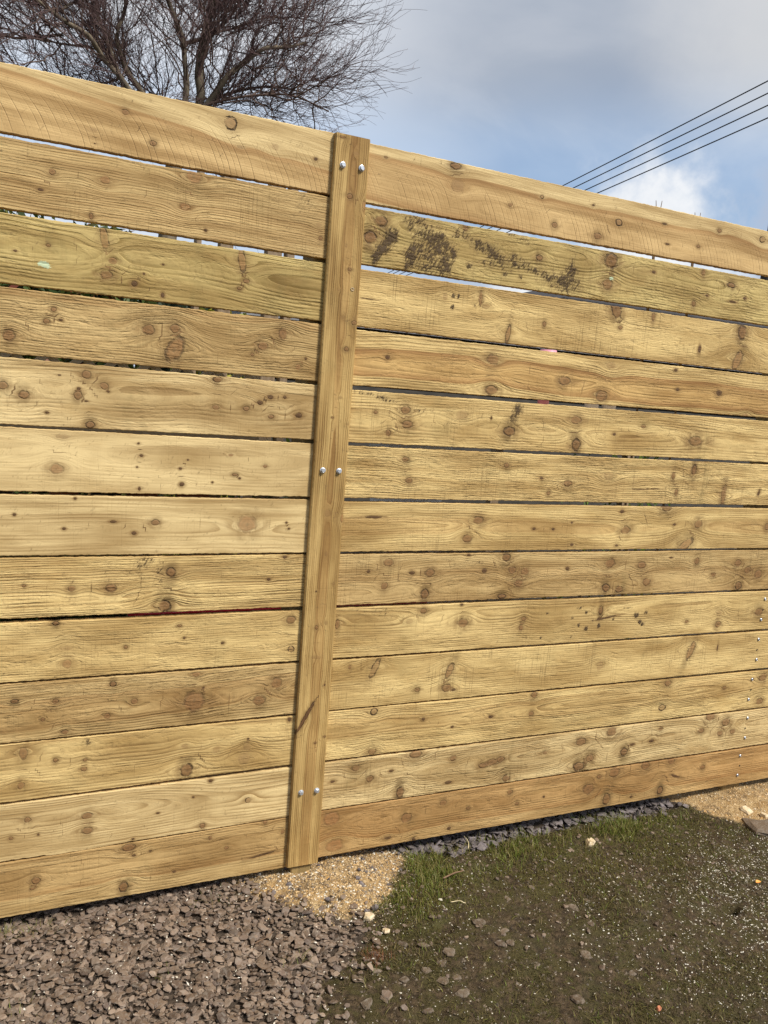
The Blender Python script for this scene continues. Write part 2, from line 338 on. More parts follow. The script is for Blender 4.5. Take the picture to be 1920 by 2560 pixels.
# ------------------------------------------------------------------ measured knots: x, z, half width, half height, lean, type
KNOTS = {
 'L1': [(0.2542,2.0069,0.0084,0.0061,0,0),(0.1844,1.9546,0.0092,0.0045,0,4),(0.3197,1.9499,0.0087,0.0057,0,0),(0.5028,2.0324,0.0158,0.0155,0,5),(0.7285,1.9895,0.0051,0.0045,0,2),(0.6191,1.9985,0.0098,0.0088,0,4),(0.1887,1.9249,0.0026,0.002,0,2),(0.5306,1.9812,0.0083,0.0043,0,4)],
 'L2': [(0.214,1.8481,0.0125,0.0093,0,1),(0.0981,1.8458,0.008,0.0066,0,0),(0.0744,1.8027,0.0059,0.003,0,2),(0.4191,1.8908,0.0193,0.015,0,1),(0.3993,1.818,0.0141,0.0097,0,1),(0.1844,1.7614,0.0047,0.0073,0,0),(0.7484,1.8275,0.0078,0.0058,0,4),(0.7553,1.7951,0.0052,0.0047,0,0),(0.4532,1.7703,0.0035,0.0033,0,2)],
 'L3': [(0.2152,1.717,0.01,0.0264,-12,3),(0.2361,1.6666,0.0106,0.008,0,0),(0.2229,1.6316,0.0143,0.0107,0,0),(0.0924,1.6824,0.005,0.0041,0,0),(0.0233,1.6608,0.0044,0.0026,0,2),(0.2873,1.6208,0.0076,0.0065,0,2),(0.3557,1.601,0.0039,0.0055,0,2),(0.5485,1.7107,0.0096,0.0295,-10,3),(0.5633,1.661,0.0085,0.0052,0,0),(0.5452,1.6403,0.006,0.004,0,0),(0.3093,1.6465,0.0027,0.0022,0,2),(0.3539,1.6743,0.0028,0.0022,0,2)],
 'L4': [(0.0127,1.4694,0.0132,0.0136,0,0),(0.1076,1.5391,0.0061,0.0053,0,0),(0.0921,1.5109,0.0071,0.0058,0,0),(0.1233,1.5169,0.0046,0.0027,0,2),(0.324,1.5144,0.0155,0.0123,0,0),(0.3882,1.5239,0.0125,0.0113,0,0),(0.3903,1.4729,0.0194,0.0353,25,3),(0.6155,1.5028,0.0137,0.0107,0,0),(0.6681,1.539,0.0114,0.0167,0,0),(0.589,1.4784,0.0049,0.0041,0,0),(0.7152,1.4575,0.0065,0.0085,0,1),(0.7352,1.4806,0.0033,0.003,0,2)],
 'L5': [(0.0014,1.3547,0.0108,0.0091,0,0),(0.0465,1.3365,0.012,0.0097,0,0),(0.1836,1.3944,0.0105,0.0099,0,0),(0.1659,1.3433,0.0105,0.01,0,0),(0.1671,1.36,0.0042,0.0028,0,2),(0.2251,1.3704,0.0097,0.0089,0,0),(0.1852,1.3308,0.0042,0.0022,0,2),(0.2352,1.3572,0.0032,0.0022,0,2),(0.1234,1.3885,0.0046,0.0022,0,2),(0.0976,1.298,0.0041,0.0027,0,2),(0.1957,1.2743,0.0107,0.0084,0,6),(0.5016,1.4071,0.012,0.007,0,6),(0.5003,1.336,0.009,0.0065,0,0),(0.5803,1.3381,0.0087,0.0066,0,0),(0.6161,1.3556,0.0075,0.0055,0,2),(0.6442,1.3727,0.0076,0.0055,0,2),(0.6838,1.3742,0.0045,0.0037,0,2),(0.6486,1.321,0.0083,0.0049,0,0),(0.7258,1.3288,0.0085,0.0068,0,2)],
 'L6': [(0.1208,1.1636,0.0151,0.0124,0,1),(0.3107,1.234,0.0034,0.0029,0,2),(0.3185,1.2041,0.0045,0.0035,0,2),(0.4353,1.1974,0.0035,0.0024,0,2),(0.3094,1.1745,0.0028,0.0023,0,2),(0.4174,1.1746,0.0041,0.003,0,2),(0.6407,1.1884,0.0058,0.0044,0,0),(0.5468,1.2144,0.0074,0.0037,0,0),(0.5601,1.1628,0.0075,0.0037,0,0),(0.4222,1.1334,0.0065,0.0048,0,2),(0.5009,1.1409,0.0024,0.0024,0,2),(0.5731,1.1539,0.0031,0.0025,0,2),(0.3169,1.1201,0.0034,0.0047,0,2),(0.1332,1.2425,0.0156,0.0056,0,4)],
 'L7': [(0.1656,1.092,0.0032,0.0029,0,2),(0.0299,1.0509,0.0035,0.0028,0,2),(0.1417,1.0169,0.0042,0.0035,0,2),(0.2569,1.0349,0.0078,0.0029,0,2),(0.3602,1.0331,0.0104,0.0078,0,0),(0.3073,1.0054,0.0062,0.0042,0,2),(0.6001,1.0307,0.0267,0.024,0,1),(0.7103,1.0351,0.0027,0.0026,0,2),(0.7187,1.0184,0.0027,0.0026,0,2)],
 'L8': [(0.1628,0.8652,0.0097,0.0077,0,0),(0.2553,0.8637,0.0135,0.0109,0,0),(0.4041,0.9016,0.0131,0.0124,0,6),(0.3911,0.8119,0.0167,0.015,0,6),(0.6694,0.8767,0.0046,0.0039,0,2),(0.0533,0.8753,0.0046,0.0035,0,0),(0.7118,0.9392,0.006,0.0052,0,2)],
 'L9': [(0.127,0.7769,0.0081,0.0048,0,6),(0.1563,0.6699,0.011,0.0122,0,1),(0.1527,0.7114,0.0153,0.006,0,4),(0.2973,0.7056,0.0052,0.0044,0,0),(0.4324,0.756,0.0061,0.0038,0,0),(0.551,0.7021,0.0051,0.0033,0,2),(0.4461,0.7222,0.0037,0.0026,0,2),(0.7418,0.7583,0.0137,0.0108,0,0),(0.7474,0.673,0.0096,0.0089,0,5)],
 'L10': [(0.2687,0.6079,0.0081,0.0075,0,6),(0.0361,0.5824,0.0089,0.0054,0,6),(0.1312,0.5732,0.0071,0.0061,0,0),(0.3238,0.5564,0.0089,0.0077,0,0),(0.2564,0.5221,0.0081,0.0076,0,0),(0.1022,0.5281,0.0049,0.0049,0,0),(0.1548,0.4893,0.0095,0.0062,0,6),(0.4807,0.5416,0.029,0.0291,0,0),(0.6637,0.5278,0.0176,0.0158,0,0),(0.71,0.5757,0.0164,0.0151,0,0),(0.4834,0.6187,0.0113,0.0065,0,1),(0.5052,0.5803,0.0032,0.0026,0,2)],
 'L11': [(0.0581,0.4433,0.0102,0.016,0,0),(0.1343,0.4154,0.0061,0.0057,0,0),(0.2059,0.4079,0.0052,0.0038,0,0),(0.2032,0.3827,0.008,0.0058,0,0),(0.054,0.3584,0.0081,0.0106,0,0),(0.4607,0.4153,0.0101,0.008,0,4),(0.5493,0.3962,0.0111,0.0103,0,4),(0.636,0.3943,0.0122,0.0069,0,4),(0.6299,0.3613,0.0183,0.0195,0,4),(0.4688,0.3453,0.0166,0.0203,0,6),(0.7563,0.4632,0.0056,0.0063,0,2),(0.638,0.4175,0.0027,0.0028,0,2)],
 'L12': [(0.0705,0.2619,0.0082,0.007,0,0),(0.0329,0.2175,0.0049,0.0044,0,0),(0.0968,0.2176,0.0028,0.0026,0,2),(0.2139,0.2511,0.014,0.0091,0,0),(0.215,0.2085,0.0146,0.0099,0,0),(0.5376,0.3057,0.0059,0.0041,0,2),(0.4915,0.2636,0.0032,0.0028,0,2),(0.6486,0.2311,0.009,0.0078,0,5),(0.52,0.1739,0.0079,0.0077,0,0),(0.397,0.2308,0.0044,0.0027,0,2),(0.3341,0.1655,0.0037,0.0027,0,2)],
 'L13': [(0.0935,0.0899,0.0102,0.0104,0,0),(0.0856,0.0687,0.0068,0.0033,0,0),(0.3229,0.1419,0.0172,0.0115,0,0),(0.3133,0.0285,0.0124,0.0151,0,6),(0.5448,0.1328,0.006,0.0057,0,0),(0.5922,0.0951,0.0061,0.005,0,0),(0.4487,0.0493,0.0052,0.0035,0,2),(0.3814,0.1228,0.0038,0.0027,0,2),(0.3376,0.117,0.005,0.0027,0,2),(0.7028,0.1567,0.0064,0.0073,0,0),(0.7577,0.1175,0.0058,0.0066,0,0),(0.6985,0.0549,0.0392,0.0029,-8,2)],
 'R1': [(1.149,1.9949,0.0223,0.0172,0,4),(1.4331,2.0127,0.0065,0.0052,0,5),(1.4876,1.9403,0.01,0.0079,0,0),(1.6213,2.019,0.0052,0.0033,0,2),(1.7249,1.9841,0.0135,0.0102,0,5),(1.6497,1.9328,0.0141,0.0095,0,0),(1.3279,1.9728,0.0079,0.0051,0,0),(1.9059,2.0083,0.0086,0.0028,0,2),(2.1422,2.0217,0.0092,0.0058,0,0),(2.3403,2.0232,0.0141,0.0098,0,5),(1.9285,1.9488,0.0077,0.0028,0,2),(2.0589,1.9602,0.007,0.0044,0,0),(1.1378,2.0454,0.0177,0.0085,0,6),(0.9243,2.0295,0.0055,0.0023,0,0)],
 'R2': [(0.9234,1.8644,0.0196,0.0142,0,6),(0.8972,1.8174,0.0195,0.0156,0,6),(1.4453,1.84,0.0118,0.0087,0,6),(1.7116,1.8665,0.0257,0.023,0,6),(1.708,1.797,0.0193,0.0166,0,0),(1.1859,1.8861,0.009,0.0089,0,0),(1.8857,1.856,0.0079,0.0042,0,2),(2.2259,1.857,0.0175,0.0081,0,6),(2.2944,1.8225,0.0077,0.0055,0,2),(2.1217,1.8111,0.0073,0.0036,0,2),(2.07,1.7783,0.0084,0.0088,0,0),(2.2424,1.8046,0.0151,0.0036,0,2),(2.0966,1.8817,0.0084,0.0123,0,0)],
 'R3': [(1.1409,1.6905,0.008,0.0106,0,4),(1.2567,1.7003,0.0065,0.0201,0,0),(1.2768,1.6791,0.0131,0.0078,0,4),(1.3623,1.6089,0.0077,0.0272,6,3),(1.7537,1.7249,0.0185,0.0321,-25,6),(1.7786,1.6705,0.0088,0.006,0,0),(1.9071,1.7187,0.0069,0.0147,0,0),(2.3063,1.7085,0.0193,0.0241,-10,6),(2.3027,1.6129,0.0181,0.0357,22,3),(2.1226,1.6354,0.0061,0.0109,0,2),(1.4878,1.6502,0.006,0.0073,0,0)],
 'R4': [(0.9756,1.5051,0.0076,0.006,0,2),(1.3185,1.53,0.021,0.016,0,0),(1.3231,1.4397,0.0211,0.0138,0,0),(1.5845,1.4884,0.0229,0.0135,0,0),(1.7339,1.4522,0.0219,0.0174,0,0),(2.0299,1.5574,0.0072,0.0045,0,2),(2.0491,1.4953,0.0072,0.0046,0,2),(2.2365,1.4969,0.0127,0.0085,0,2),(2.3786,1.4281,0.0133,0.0068,0,1),(1.7614,1.5499,0.022,0.0104,0,4)],
 'R5': [(1.0444,1.3634,0.0148,0.0109,0,0),(1.0526,1.3223,0.0175,0.011,0,0),(0.9524,1.3514,0.0068,0.0046,0,0),(0.9958,1.2957,0.0077,0.0094,0,0),(1.2303,1.3605,0.0224,0.0145,0,4),(1.4007,1.3208,0.0198,0.0142,0,6),(1.6454,1.3701,0.0203,0.013,0,0),(1.6563,1.2922,0.0161,0.0193,-15,6),(2.1591,1.3274,0.0301,0.0171,0,0),(1.9215,1.3644,0.0117,0.0055,0,0),(1.8053,1.333,0.0068,0.0045,0,2),(1.8618,1.4479,0.0046,0.0027,0,2),(1.3325,1.3585,0.0029,0.0049,0,2)],
 'R6': [(1.0575,1.2225,0.0124,0.008,0,0),(1.0738,1.1614,0.0107,0.0081,0,0),(1.4041,1.2171,0.01,0.0068,0,0),(1.5382,1.1819,0.0063,0.0044,0,2),(1.6411,1.1672,0.0151,0.0107,0,0),(1.5705,1.1355,0.0063,0.0071,0,0),(1.8031,1.1968,0.0226,0.0146,0,4),(1.9088,1.1861,0.0047,0.026,0,2),(1.9312,1.1561,0.0331,0.0019,0,2),(2.0086,1.1588,0.0217,0.0019,0,2),(2.1707,1.2268,0.0101,0.0193,0,6),(2.0805,1.205,0.0074,0.0153,0,0),(2.3252,1.1435,0.0119,0.036,0,0),(2.1026,1.1486,0.0075,0.0135,0,0),(2.4976,1.155,0.0056,0.0103,20,2)],
 'R7': [(1.3221,1.0455,0.0186,0.012,0,0),(1.2893,0.9892,0.0165,0.012,0,0),(1.5306,1.0205,0.0063,0.0045,0,2),(1.6039,1.0189,0.0054,0.0036,0,2),(1.6748,1.0407,0.0044,0.0036,0,2),(1.6848,0.9682,0.0077,0.0046,0,2),(1.8999,1.0167,0.02,0.0133,0,0),(2.2236,1.039,0.0181,0.0149,0,0),(2.113,1.0365,0.0075,0.0039,0,2),(1.8762,1.0791,0.0082,0.0056,0,2),(2.0681,1.0956,0.0222,0.0135,0,6),(2.1764,0.9634,0.0385,0.016,-35,3),(2.5654,1.0304,0.0114,0.0126,0,0),(0.9718,1.0528,0.0286,0.0032,0,2),(1.8704,0.9643,0.007,0.0038,0,2)],
 'R8': [(1.0299,0.9187,0.016,0.0124,0,0),(1.0227,0.8487,0.0116,0.0108,0,0),(0.9679,0.8927,0.0052,0.0041,0,2),(1.1096,0.8857,0.0092,0.0059,0,2),(1.1698,0.8845,0.0159,0.0128,0,0),(1.1594,0.8194,0.0141,0.0154,0,6),(1.4348,0.8035,0.0154,0.0072,0,6),(1.2998,0.9378,0.0059,0.0043,0,2),(1.3615,0.8875,0.009,0.007,0,2),(1.4374,0.9283,0.0153,0.0124,0,6),(1.4639,0.8873,0.0145,0.0117,0,0),(1.5133,0.8827,0.0168,0.0127,0,0),(1.4939,0.8447,0.0167,0.0127,0,0),(1.6771,0.8878,0.0077,0.0056,0,2),(1.8504,0.9034,0.021,0.0153,0,0),(1.9909,0.8945,0.0183,0.0127,0,0),(2.0214,0.8339,0.0173,0.0139,0,0),(1.8455,0.8194,0.0164,0.0135,0,6),(1.9042,0.812,0.0155,0.0117,0,6),(2.241,0.9053,0.0105,0.0122,0,0),(2.3297,0.8544,0.0108,0.0073,0,0),(2.4449,0.8941,0.0167,0.0126,0,0),(2.499,0.8674,0.017,0.0127,0,0),(2.5561,0.8516,0.0187,0.0161,0,0),(2.4614,0.8091,0.0168,0.0149,0,6),(2.1191,0.9198,0.0063,0.003,0,2)],
 'R9': [(1.3014,0.7229,0.0188,0.0142,0,0),(1.1598,0.7665,0.0113,0.0086,0,0),(1.2922,0.7821,0.0049,0.0035,0,2),(1.1163,0.736,0.0149,0.0069,0,4),(1.5275,0.7259,0.0085,0.0065,0,0),(1.5205,0.697,0.0085,0.0093,0,0),(2.3841,0.708,0.0166,0.0106,0,4),(2.3878,0.6663,0.0138,0.0128,0,0),(2.2318,0.684,0.0079,0.0052,0,0),(2.5886,0.7047,0.0219,0.0132,0,0),(0.8829,0.7387,0.0068,0.0148,0,0),(1.8362,0.7407,0.0082,0.0155,0,6),(1.8576,0.7139,0.0473,0.0029,-8,2)],
 'R10': [(1.0123,0.5956,0.0099,0.0327,22,5),(1.2705,0.5698,0.0109,0.0271,22,3),(1.2664,0.5147,0.0179,0.0127,0,0),(1.2917,0.5072,0.008,0.0055,0,2),(1.163,0.5179,0.0086,0.0071,0,0),(0.932,0.6056,0.0044,0.0068,0,0),(2.271,0.5741,0.0135,0.0382,25,3),(1.8624,0.5459,0.0132,0.018,20,4),(2.4018,0.5765,0.0042,0.013,0,2)],
 'R11': [(1.022,0.4607,0.0119,0.0105,0,5),(1.6012,0.4632,0.0122,0.0097,0,0),(1.5974,0.3988,0.01,0.0078,0,0),(2.1823,0.4564,0.0159,0.0117,0,0),(2.1689,0.3663,0.0172,0.0118,0,5),(1.4401,0.4029,0.0085,0.0057,0,2),(1.1934,0.4201,0.0058,0.0045,0,2),(1.2997,0.3839,0.0061,0.0046,0,2),(2.4669,0.4152,0.0086,0.0067,0,0),(2.6639,0.442,0.0212,0.016,0,0),(2.6657,0.3454,0.0167,0.0139,0,0),(1.0264,0.3327,0.013,0.0098,0,0)],
 'R12': [(1.1783,0.3072,0.0215,0.012,0,0),(0.9777,0.2875,0.0146,0.0107,0,0),(1.0264,0.2458,0.0121,0.0108,0,0),(1.3138,0.2771,0.0113,0.0094,0,0),(1.4276,0.2377,0.0149,0.0097,0,0),(1.4635,0.2446,0.0216,0.0117,0,0),(1.4946,0.2503,0.0152,0.0098,0,0),(1.3041,0.1965,0.0123,0.0048,0,2),(1.1342,0.1859,0.0136,0.0195,0,6),(1.5242,0.1811,0.0155,0.0109,0,6),(1.0972,0.2624,0.0076,0.0036,0,2),(1.8189,0.2756,0.0216,0.0144,0,0),(1.9498,0.2965,0.0224,0.0167,0,0),(2.0177,0.215,0.0153,0.0149,0,6),(1.8661,0.2097,0.0171,0.0146,0,0),(1.8222,0.1848,0.0242,0.0156,0,6),(2.0516,0.239,0.0103,0.0043,0,2),(1.6726,0.253,0.0092,0.007,0,0),(2.1402,0.2426,0.0106,0.0054,0,2),(2.176,0.2848,0.0093,0.0065,0,0),(2.3779,0.256,0.0156,0.0101,0,0),(2.4173,0.306,0.0228,0.0157,0,0),(2.5003,0.2759,0.0204,0.0159,0,0),(2.4769,0.2344,0.0145,0.0103,0,0),(2.544,0.2349,0.0148,0.0092,0,0),(0.9049,0.2533,0.0072,0.0035,0,2)],
 'R13': [(0.9094,0.1342,0.0262,0.0233,0,1),(0.9269,0.0441,0.0294,0.02,0,1),(1.1644,0.097,0.0178,0.016,0,0),(1.293,0.1288,0.0124,0.0096,0,0),(1.3893,0.0955,0.0075,0.0059,0,0),(1.3237,0.036,0.0073,0.0068,0,2),(1.5466,0.1295,0.01,0.008,0,0),(1.5794,0.0836,0.0079,0.0061,0,0),(1.6877,0.0926,0.0058,0.0051,0,2),(1.8767,0.0941,0.0247,0.019,0,0),(1.9855,0.1414,0.0229,0.0182,0,0),(2.127,0.1494,0.0186,0.0153,0,0),(2.2497,0.1522,0.0165,0.0122,0,0),(1.9633,0.0425,0.0166,0.0216,0,6),(2.2125,0.0419,0.0137,0.0157,0,6),(2.2806,0.0889,0.0222,0.0056,20,2),(1.1046,0.0393,0.0117,0.0047,0,2),(1.1979,0.019,0.006,0.0057,0,2),(1.9191,0.1346,0.01,0.0074,0,0),(2.4118,0.1068,0.0115,0.0092,0,0),(2.077,0.0365,0.0066,0.0044,0,2)],
 'S': [(0.7913,2.052,0.0089,0.0028,0,0),(0.833,2.0201,0.0072,0.0044,0,4),(0.8221,1.9093,0.0086,0.007,0,0),(0.867,1.8926,0.0073,0.0115,-20,1),(0.8229,1.7838,0.0036,0.0045,0,4),(0.8374,1.7247,0.0051,0.0039,0,0),(0.8289,1.5986,0.0051,0.0046,0,4),(0.862,1.5871,0.0082,0.006,0,0),(0.8439,1.5156,0.0066,0.0061,0,0),(0.8107,1.6694,0.0029,0.0046,0,4),(0.8362,1.385,0.0044,0.0034,0,4),(0.8181,1.3299,0.0033,0.0028,0,0),(0.8642,1.3135,0.0045,0.0031,0,4),(0.823,1.0649,0.009,0.01,0,4),(0.8687,1.0517,0.0069,0.013,0,1),(0.827,0.9489,0.003,0.0065,0,4),(0.8417,0.7485,0.0046,0.006,0,4),(0.8139,0.7369,0.0054,0.006,0,0),(0.8053,0.8421,0.0023,0.0022,0,2),(0.8563,0.8626,0.0031,0.003,0,4),(0.812,0.6489,0.0069,0.0045,0,4),(0.8274,0.6479,0.0062,0.0045,0,4),(0.8509,0.564,0.0035,0.0035,0,2),(0.7985,0.4703,0.005,0.0578,29,7),(0.8343,0.3895,0.0032,0.0031,0,0),(0.8625,0.4058,0.0032,0.0031,0,0),(0.8379,0.3658,0.0024,0.0047,0,4)],
}

KNOTS['R6'] = [(a, b, (c if d < 4*c else .0015), (d*.8 if c > 5*d else d), e_, (4 if d > 3*c else ty)) if (ty == 2) else (a, b, c, d, e_, ty) for a, b, c, d, e_, ty in KNOTS['R6']]
KNOTS['R3'].append((.902, 1.657, .022, .0013, 0, 2))
# z of bottom / top at two x positions: left boards at x=0 and .775, right boards at x=.88 and 2.5
LZ = [(1.913,2.058,1.909,2.062),(1.750,1.903,1.746,1.903),(1.587,1.741,1.584,1.734),(1.429,1.578,1.424,1.576),(1.265,1.420,1.266,1.414),(1.107,1.259,1.108,1.255),(.950,1.099,.951,1.100),(.7945,.945,.7955,.945),(.632,.782,.637,.784),(.475,.627,.479,.630),(.317,.471,.324,.472),(.156,.310,.162,.315),(.001,.152,.001,.159)]
RZ = [(1.906,2.057,1.910,2.054),(1.746,1.895,1.745,1.895),(1.581,1.733,1.581,1.734),(1.422,1.572,1.427,1.572),(1.264,1.409,1.268,1.415),(1.107,1.254,1.110,1.259),(.952,1.096,.950,1.098),(.795,.944,.793,.942),(.636,.786,.636,.785),(.478,.630,.479,.627),(.323,.474,.320,.470),(.167,.316,.165,.313),(.014,.163,.015,.158)]
PALE, YEL, TAN, OLI, BRO = (.71,.53,.265), (.70,.505,.220), (.57,.40,.18), (.56,.42,.170), (.54,.35,.15)
LATE, LATO = (.29,.165,.055), (.26,.175,.045)
# colour, late, pith z, pith depth, pith z slope, ring spacing, contrast, heart edge, heart amount, tear, saw, arc, grime, wave, bow of edge
def W(c, l=LATE, zc=-.12, d=.02, zs=0., sp=.0062, ct=.6, he=0., ha=0., te=.6, sa=.3, ar=0., gr=.3, wv=.006, ds=0.):
    return dict(c=c, l=l, zc=zc, d=d, zs=zs, sp=sp, ct=ct, he=he, ha=ha, te=te, sa=sa, ar=ar, gr=gr, wv=wv, ds=ds)
SPEC = {
 'L1': W(PALE, zc=-.085, zs=-.10, sp=.0050, ct=.30, he=.115, ha=.80, te=.15, sa=.1, ar=.6, gr=.05, wv=.010),
 'L2': W(TAN, zc=-.115, sp=.0062, ct=1.0, te=.55, sa=.8, gr=.3, he=.12, ha=.1, wv=.006),
 'L3': W(OLI, LATO, zc=.02, d=.020, sp=.0085, ct=.95, te=.7, sa=.3, gr=.5, wv=.020, ds=.03),
 'L4': W(TAN, zc=.10, sp=.0062, ct=.75, te=.9, sa=.3, gr=.35, he=.05, ha=.3, wv=.008),
 'L5': W(PALE, zc=.01, d=.035, sp=.0085, ct=.65, te=.5, sa=.3, gr=.5, wv=.022, ds=-.03),
 'L6': W(PALE, zc=.035, d=.02, sp=.0090, ct=.38, te=.2, sa=.3, gr=.08, wv=.008, ds=.02),
 'L7': W(PALE, zc=-.004, d=.012, sp=.0100, ct=.55, te=.15, sa=.3, gr=.05, wv=.008, ds=.03),
 'L8': W(YEL, zc=-.025, d=.018, zs=.03, sp=.0064, ct=1.0, te=.8, sa=.3, gr=.25, wv=.010, ds=.02),
 'L9': W(YEL, zc=.12, sp=.0060, ct=.45, te=.9, sa=.4, gr=.3, wv=.006),
 'L10': W(TAN, zc=.00, d=.02, zs=.03, sp=.0065, ct=.6, te=1.0, sa=.3, gr=.4, he=.045, ha=.3, wv=.008, ds=.02),
 'L11': W(YEL, zc=.055, d=.02, sp=.0085, ct=.75, te=.7, sa=.3, gr=.25, wv=.008),
 'L12': W(PALE, zc=.025, d=.022, zs=-.03, sp=.0070, ct=.80, te=.3, sa=.3, gr=.12, wv=.012, ds=.05),
 'L13': W(TAN, zc=.03, d=.018, sp=.0080, ct=.65, te=.7, sa=.4, gr=.3, he=.07, ha=.5, wv=.006),
 'R1': W(PALE, zc=-.012, zs=-.03, sp=.0060, ct=.35, he=.065, ha=.85, te=.15, sa=.1, ar=.6, gr=.05, wv=.022),
 'R2': W(OLI, LATO, zc=.04, d=.02, sp=.0080, ct=.7, te=1.0, sa=.7, gr=.7, wv=.012),
 'R3': W(YEL, zc=.12, sp=.0055, ct=.42, te=.8, sa=1.0, gr=.15, wv=.004),
 'R4': W(YEL, zc=-.012, d=.012, sp=.0080, ct=.70, he=.046, ha=1.0, te=.7, sa=.5, gr=.25, wv=.016, ds=.03),
 'R5': W(YEL, zc=-.01, d=.02, sp=.0072, ct=.65, te=.7, sa=.6, gr=.35, wv=.012, ds=.03),
 'R6': W(YEL, zc=-.11, sp=.0065, ct=.55, te=1.15, sa=.8, gr=.45, wv=.006),
 'R7': W(YEL, zc=.00, d=.014, sp=.0065, ct=.65, te=.5, sa=.6, gr=.25, he=.03, ha=.3, wv=.010, ds=.05),
 'R8': W(TAN, zc=-.03, d=.02, sp=.0070, ct=.55, te=.8, sa=.7, gr=.35, wv=.012, he=.06, ha=.2, ds=.02),
 'R9': W(YEL, zc=.035, d=.02, sp=.0062, ct=.75, te=.6, sa=.5, gr=.2, wv=.014, ds=.02),
 'R10': W(YEL, zc=.10, sp=.0068, ct=.55, te=.6, sa=1.1, gr=.3, wv=.006),
 'R11': W(YEL, zc=.02, d=.015, sp=.0060, ct=.75, te=.9, sa=.5, gr=.3, he=.04, ha=.2, wv=.008, ds=.02),
 'R12': W(PALE, zc=.015, d=.02, sp=.0066, ct=.65, te=.9, sa=.6, gr=.45, wv=.010, ds=.02),
 'R13': W(BRO, zc=.025, d=.02, sp=.0070, ct=.55, te=.8, sa=.4, gr=.2, he=.07, ha=.7, wv=.006),
}
# mud splashes: x, z, radius x, radius z, lean in degrees, weight (negative = pale green paint)
MUD = {
 'R2': [(.956,1.828,.010,.018,30,.62),(.935,1.795,.009,.030,35,.62),(.917,1.760,.006,.018,25,.5),(1.037,1.886,.022,.014,0,.42),(1.012,1.872,.010,.014,0,.45),(1.060,1.855,.022,.022,0,.42),(1.085,1.838,.028,.020,0,.52),(1.118,1.822,.024,.018,0,.55),(1.065,1.800,.030,.022,30,.46),(1.022,1.786,.010,.030,12,.56),(1.080,1.764,.026,.014,0,.44),(1.130,1.779,.014,.026,8,.50),(1.150,1.812,.010,.012,0,.55),(1.168,1.868,.016,.006,-30,.4),(1.205,1.857,.030,.009,25,.40),(1.240,1.845,.018,.010,25,.50),(1.290,1.829,.035,.013,25,.48),(1.350,1.818,.030,.010,18,.38),(1.416,1.806,.040,.010,15,.38),(1.352,1.834,.007,.006,0,.5),(1.50,1.788,.045,.012,10,.40),(1.552,1.782,.030,.018,0,.50),(1.566,1.812,.012,.014,0,.56),(1.566,1.832,.004,.012,0,.5),(1.365,1.889,.05,.006,12,.28),(1.33,1.778,.006,.005,0,.5),(1.21,1.79,.006,.006,0,.5),(1.385,1.779,.005,.004,0,.5),(1.27,1.80,.02,.006,0,.38),(1.72,1.815,.006,.004,0,-.6)],
 'L3': [(.086,1.638,.016,.008,10,-.62)],
 'R5': [(1.424,1.385,.016,.022,20,.52),(1.408,1.355,.014,.014,0,.46),(.945,1.398,.05,.006,8,.40),(.99,1.388,.03,.005,8,.42),(1.08,1.37,.03,.012,0,.25),(1.30,1.362,.004,.006,0,.5)],
 'R9': [(1.75,.693,.005,.005,0,.7),(1.783,.681,.007,.008,0,.75),(1.836,.688,.006,.008,15,.75),(1.722,.722,.004,.004,0,.6),(1.777,.738,.005,.004,0,.65),(1.806,.708,.004,.004,0,.6),(1.894,.709,.006,.005,0,.6),(1.997,.719,.010,.008,0,.7),(2.011,.694,.010,.007,0,.65),(2.025,.684,.006,.005,0,.7),(1.748,.754,.010,.004,0,.65),(1.617,.74,.006,.004,0,.6),(1.604,.659,.004,.004,0,.5),(1.725,.655,.003,.003,0,.5),(2.036,.727,.008,.008,0,.5),(1.954,.746,.020,.003,0,.5),(1.0,.77,.05,.008,0,.25)],
 'R3': [(1.165,1.698,.004,.008,0,.6),(1.185,1.70,.004,.008,0,.6),(1.167,1.665,.005,.006,0,.55),(1.24,1.675,.006,.006,0,.5)],
 'R8': [(1.34,.915,.02,.004,0,.3)],
 'L8': [(.335,.925,.022,.020,0,.33),(.375,.90,.012,.03,0,.25)],
 'L11': [(.21,.458,.012,.010,0,.36)],
 'L2': [(.70,1.875,.018,.022,0,.24)],
 'R13': [(1.10,.04,.03,.006,0,.25)],
}
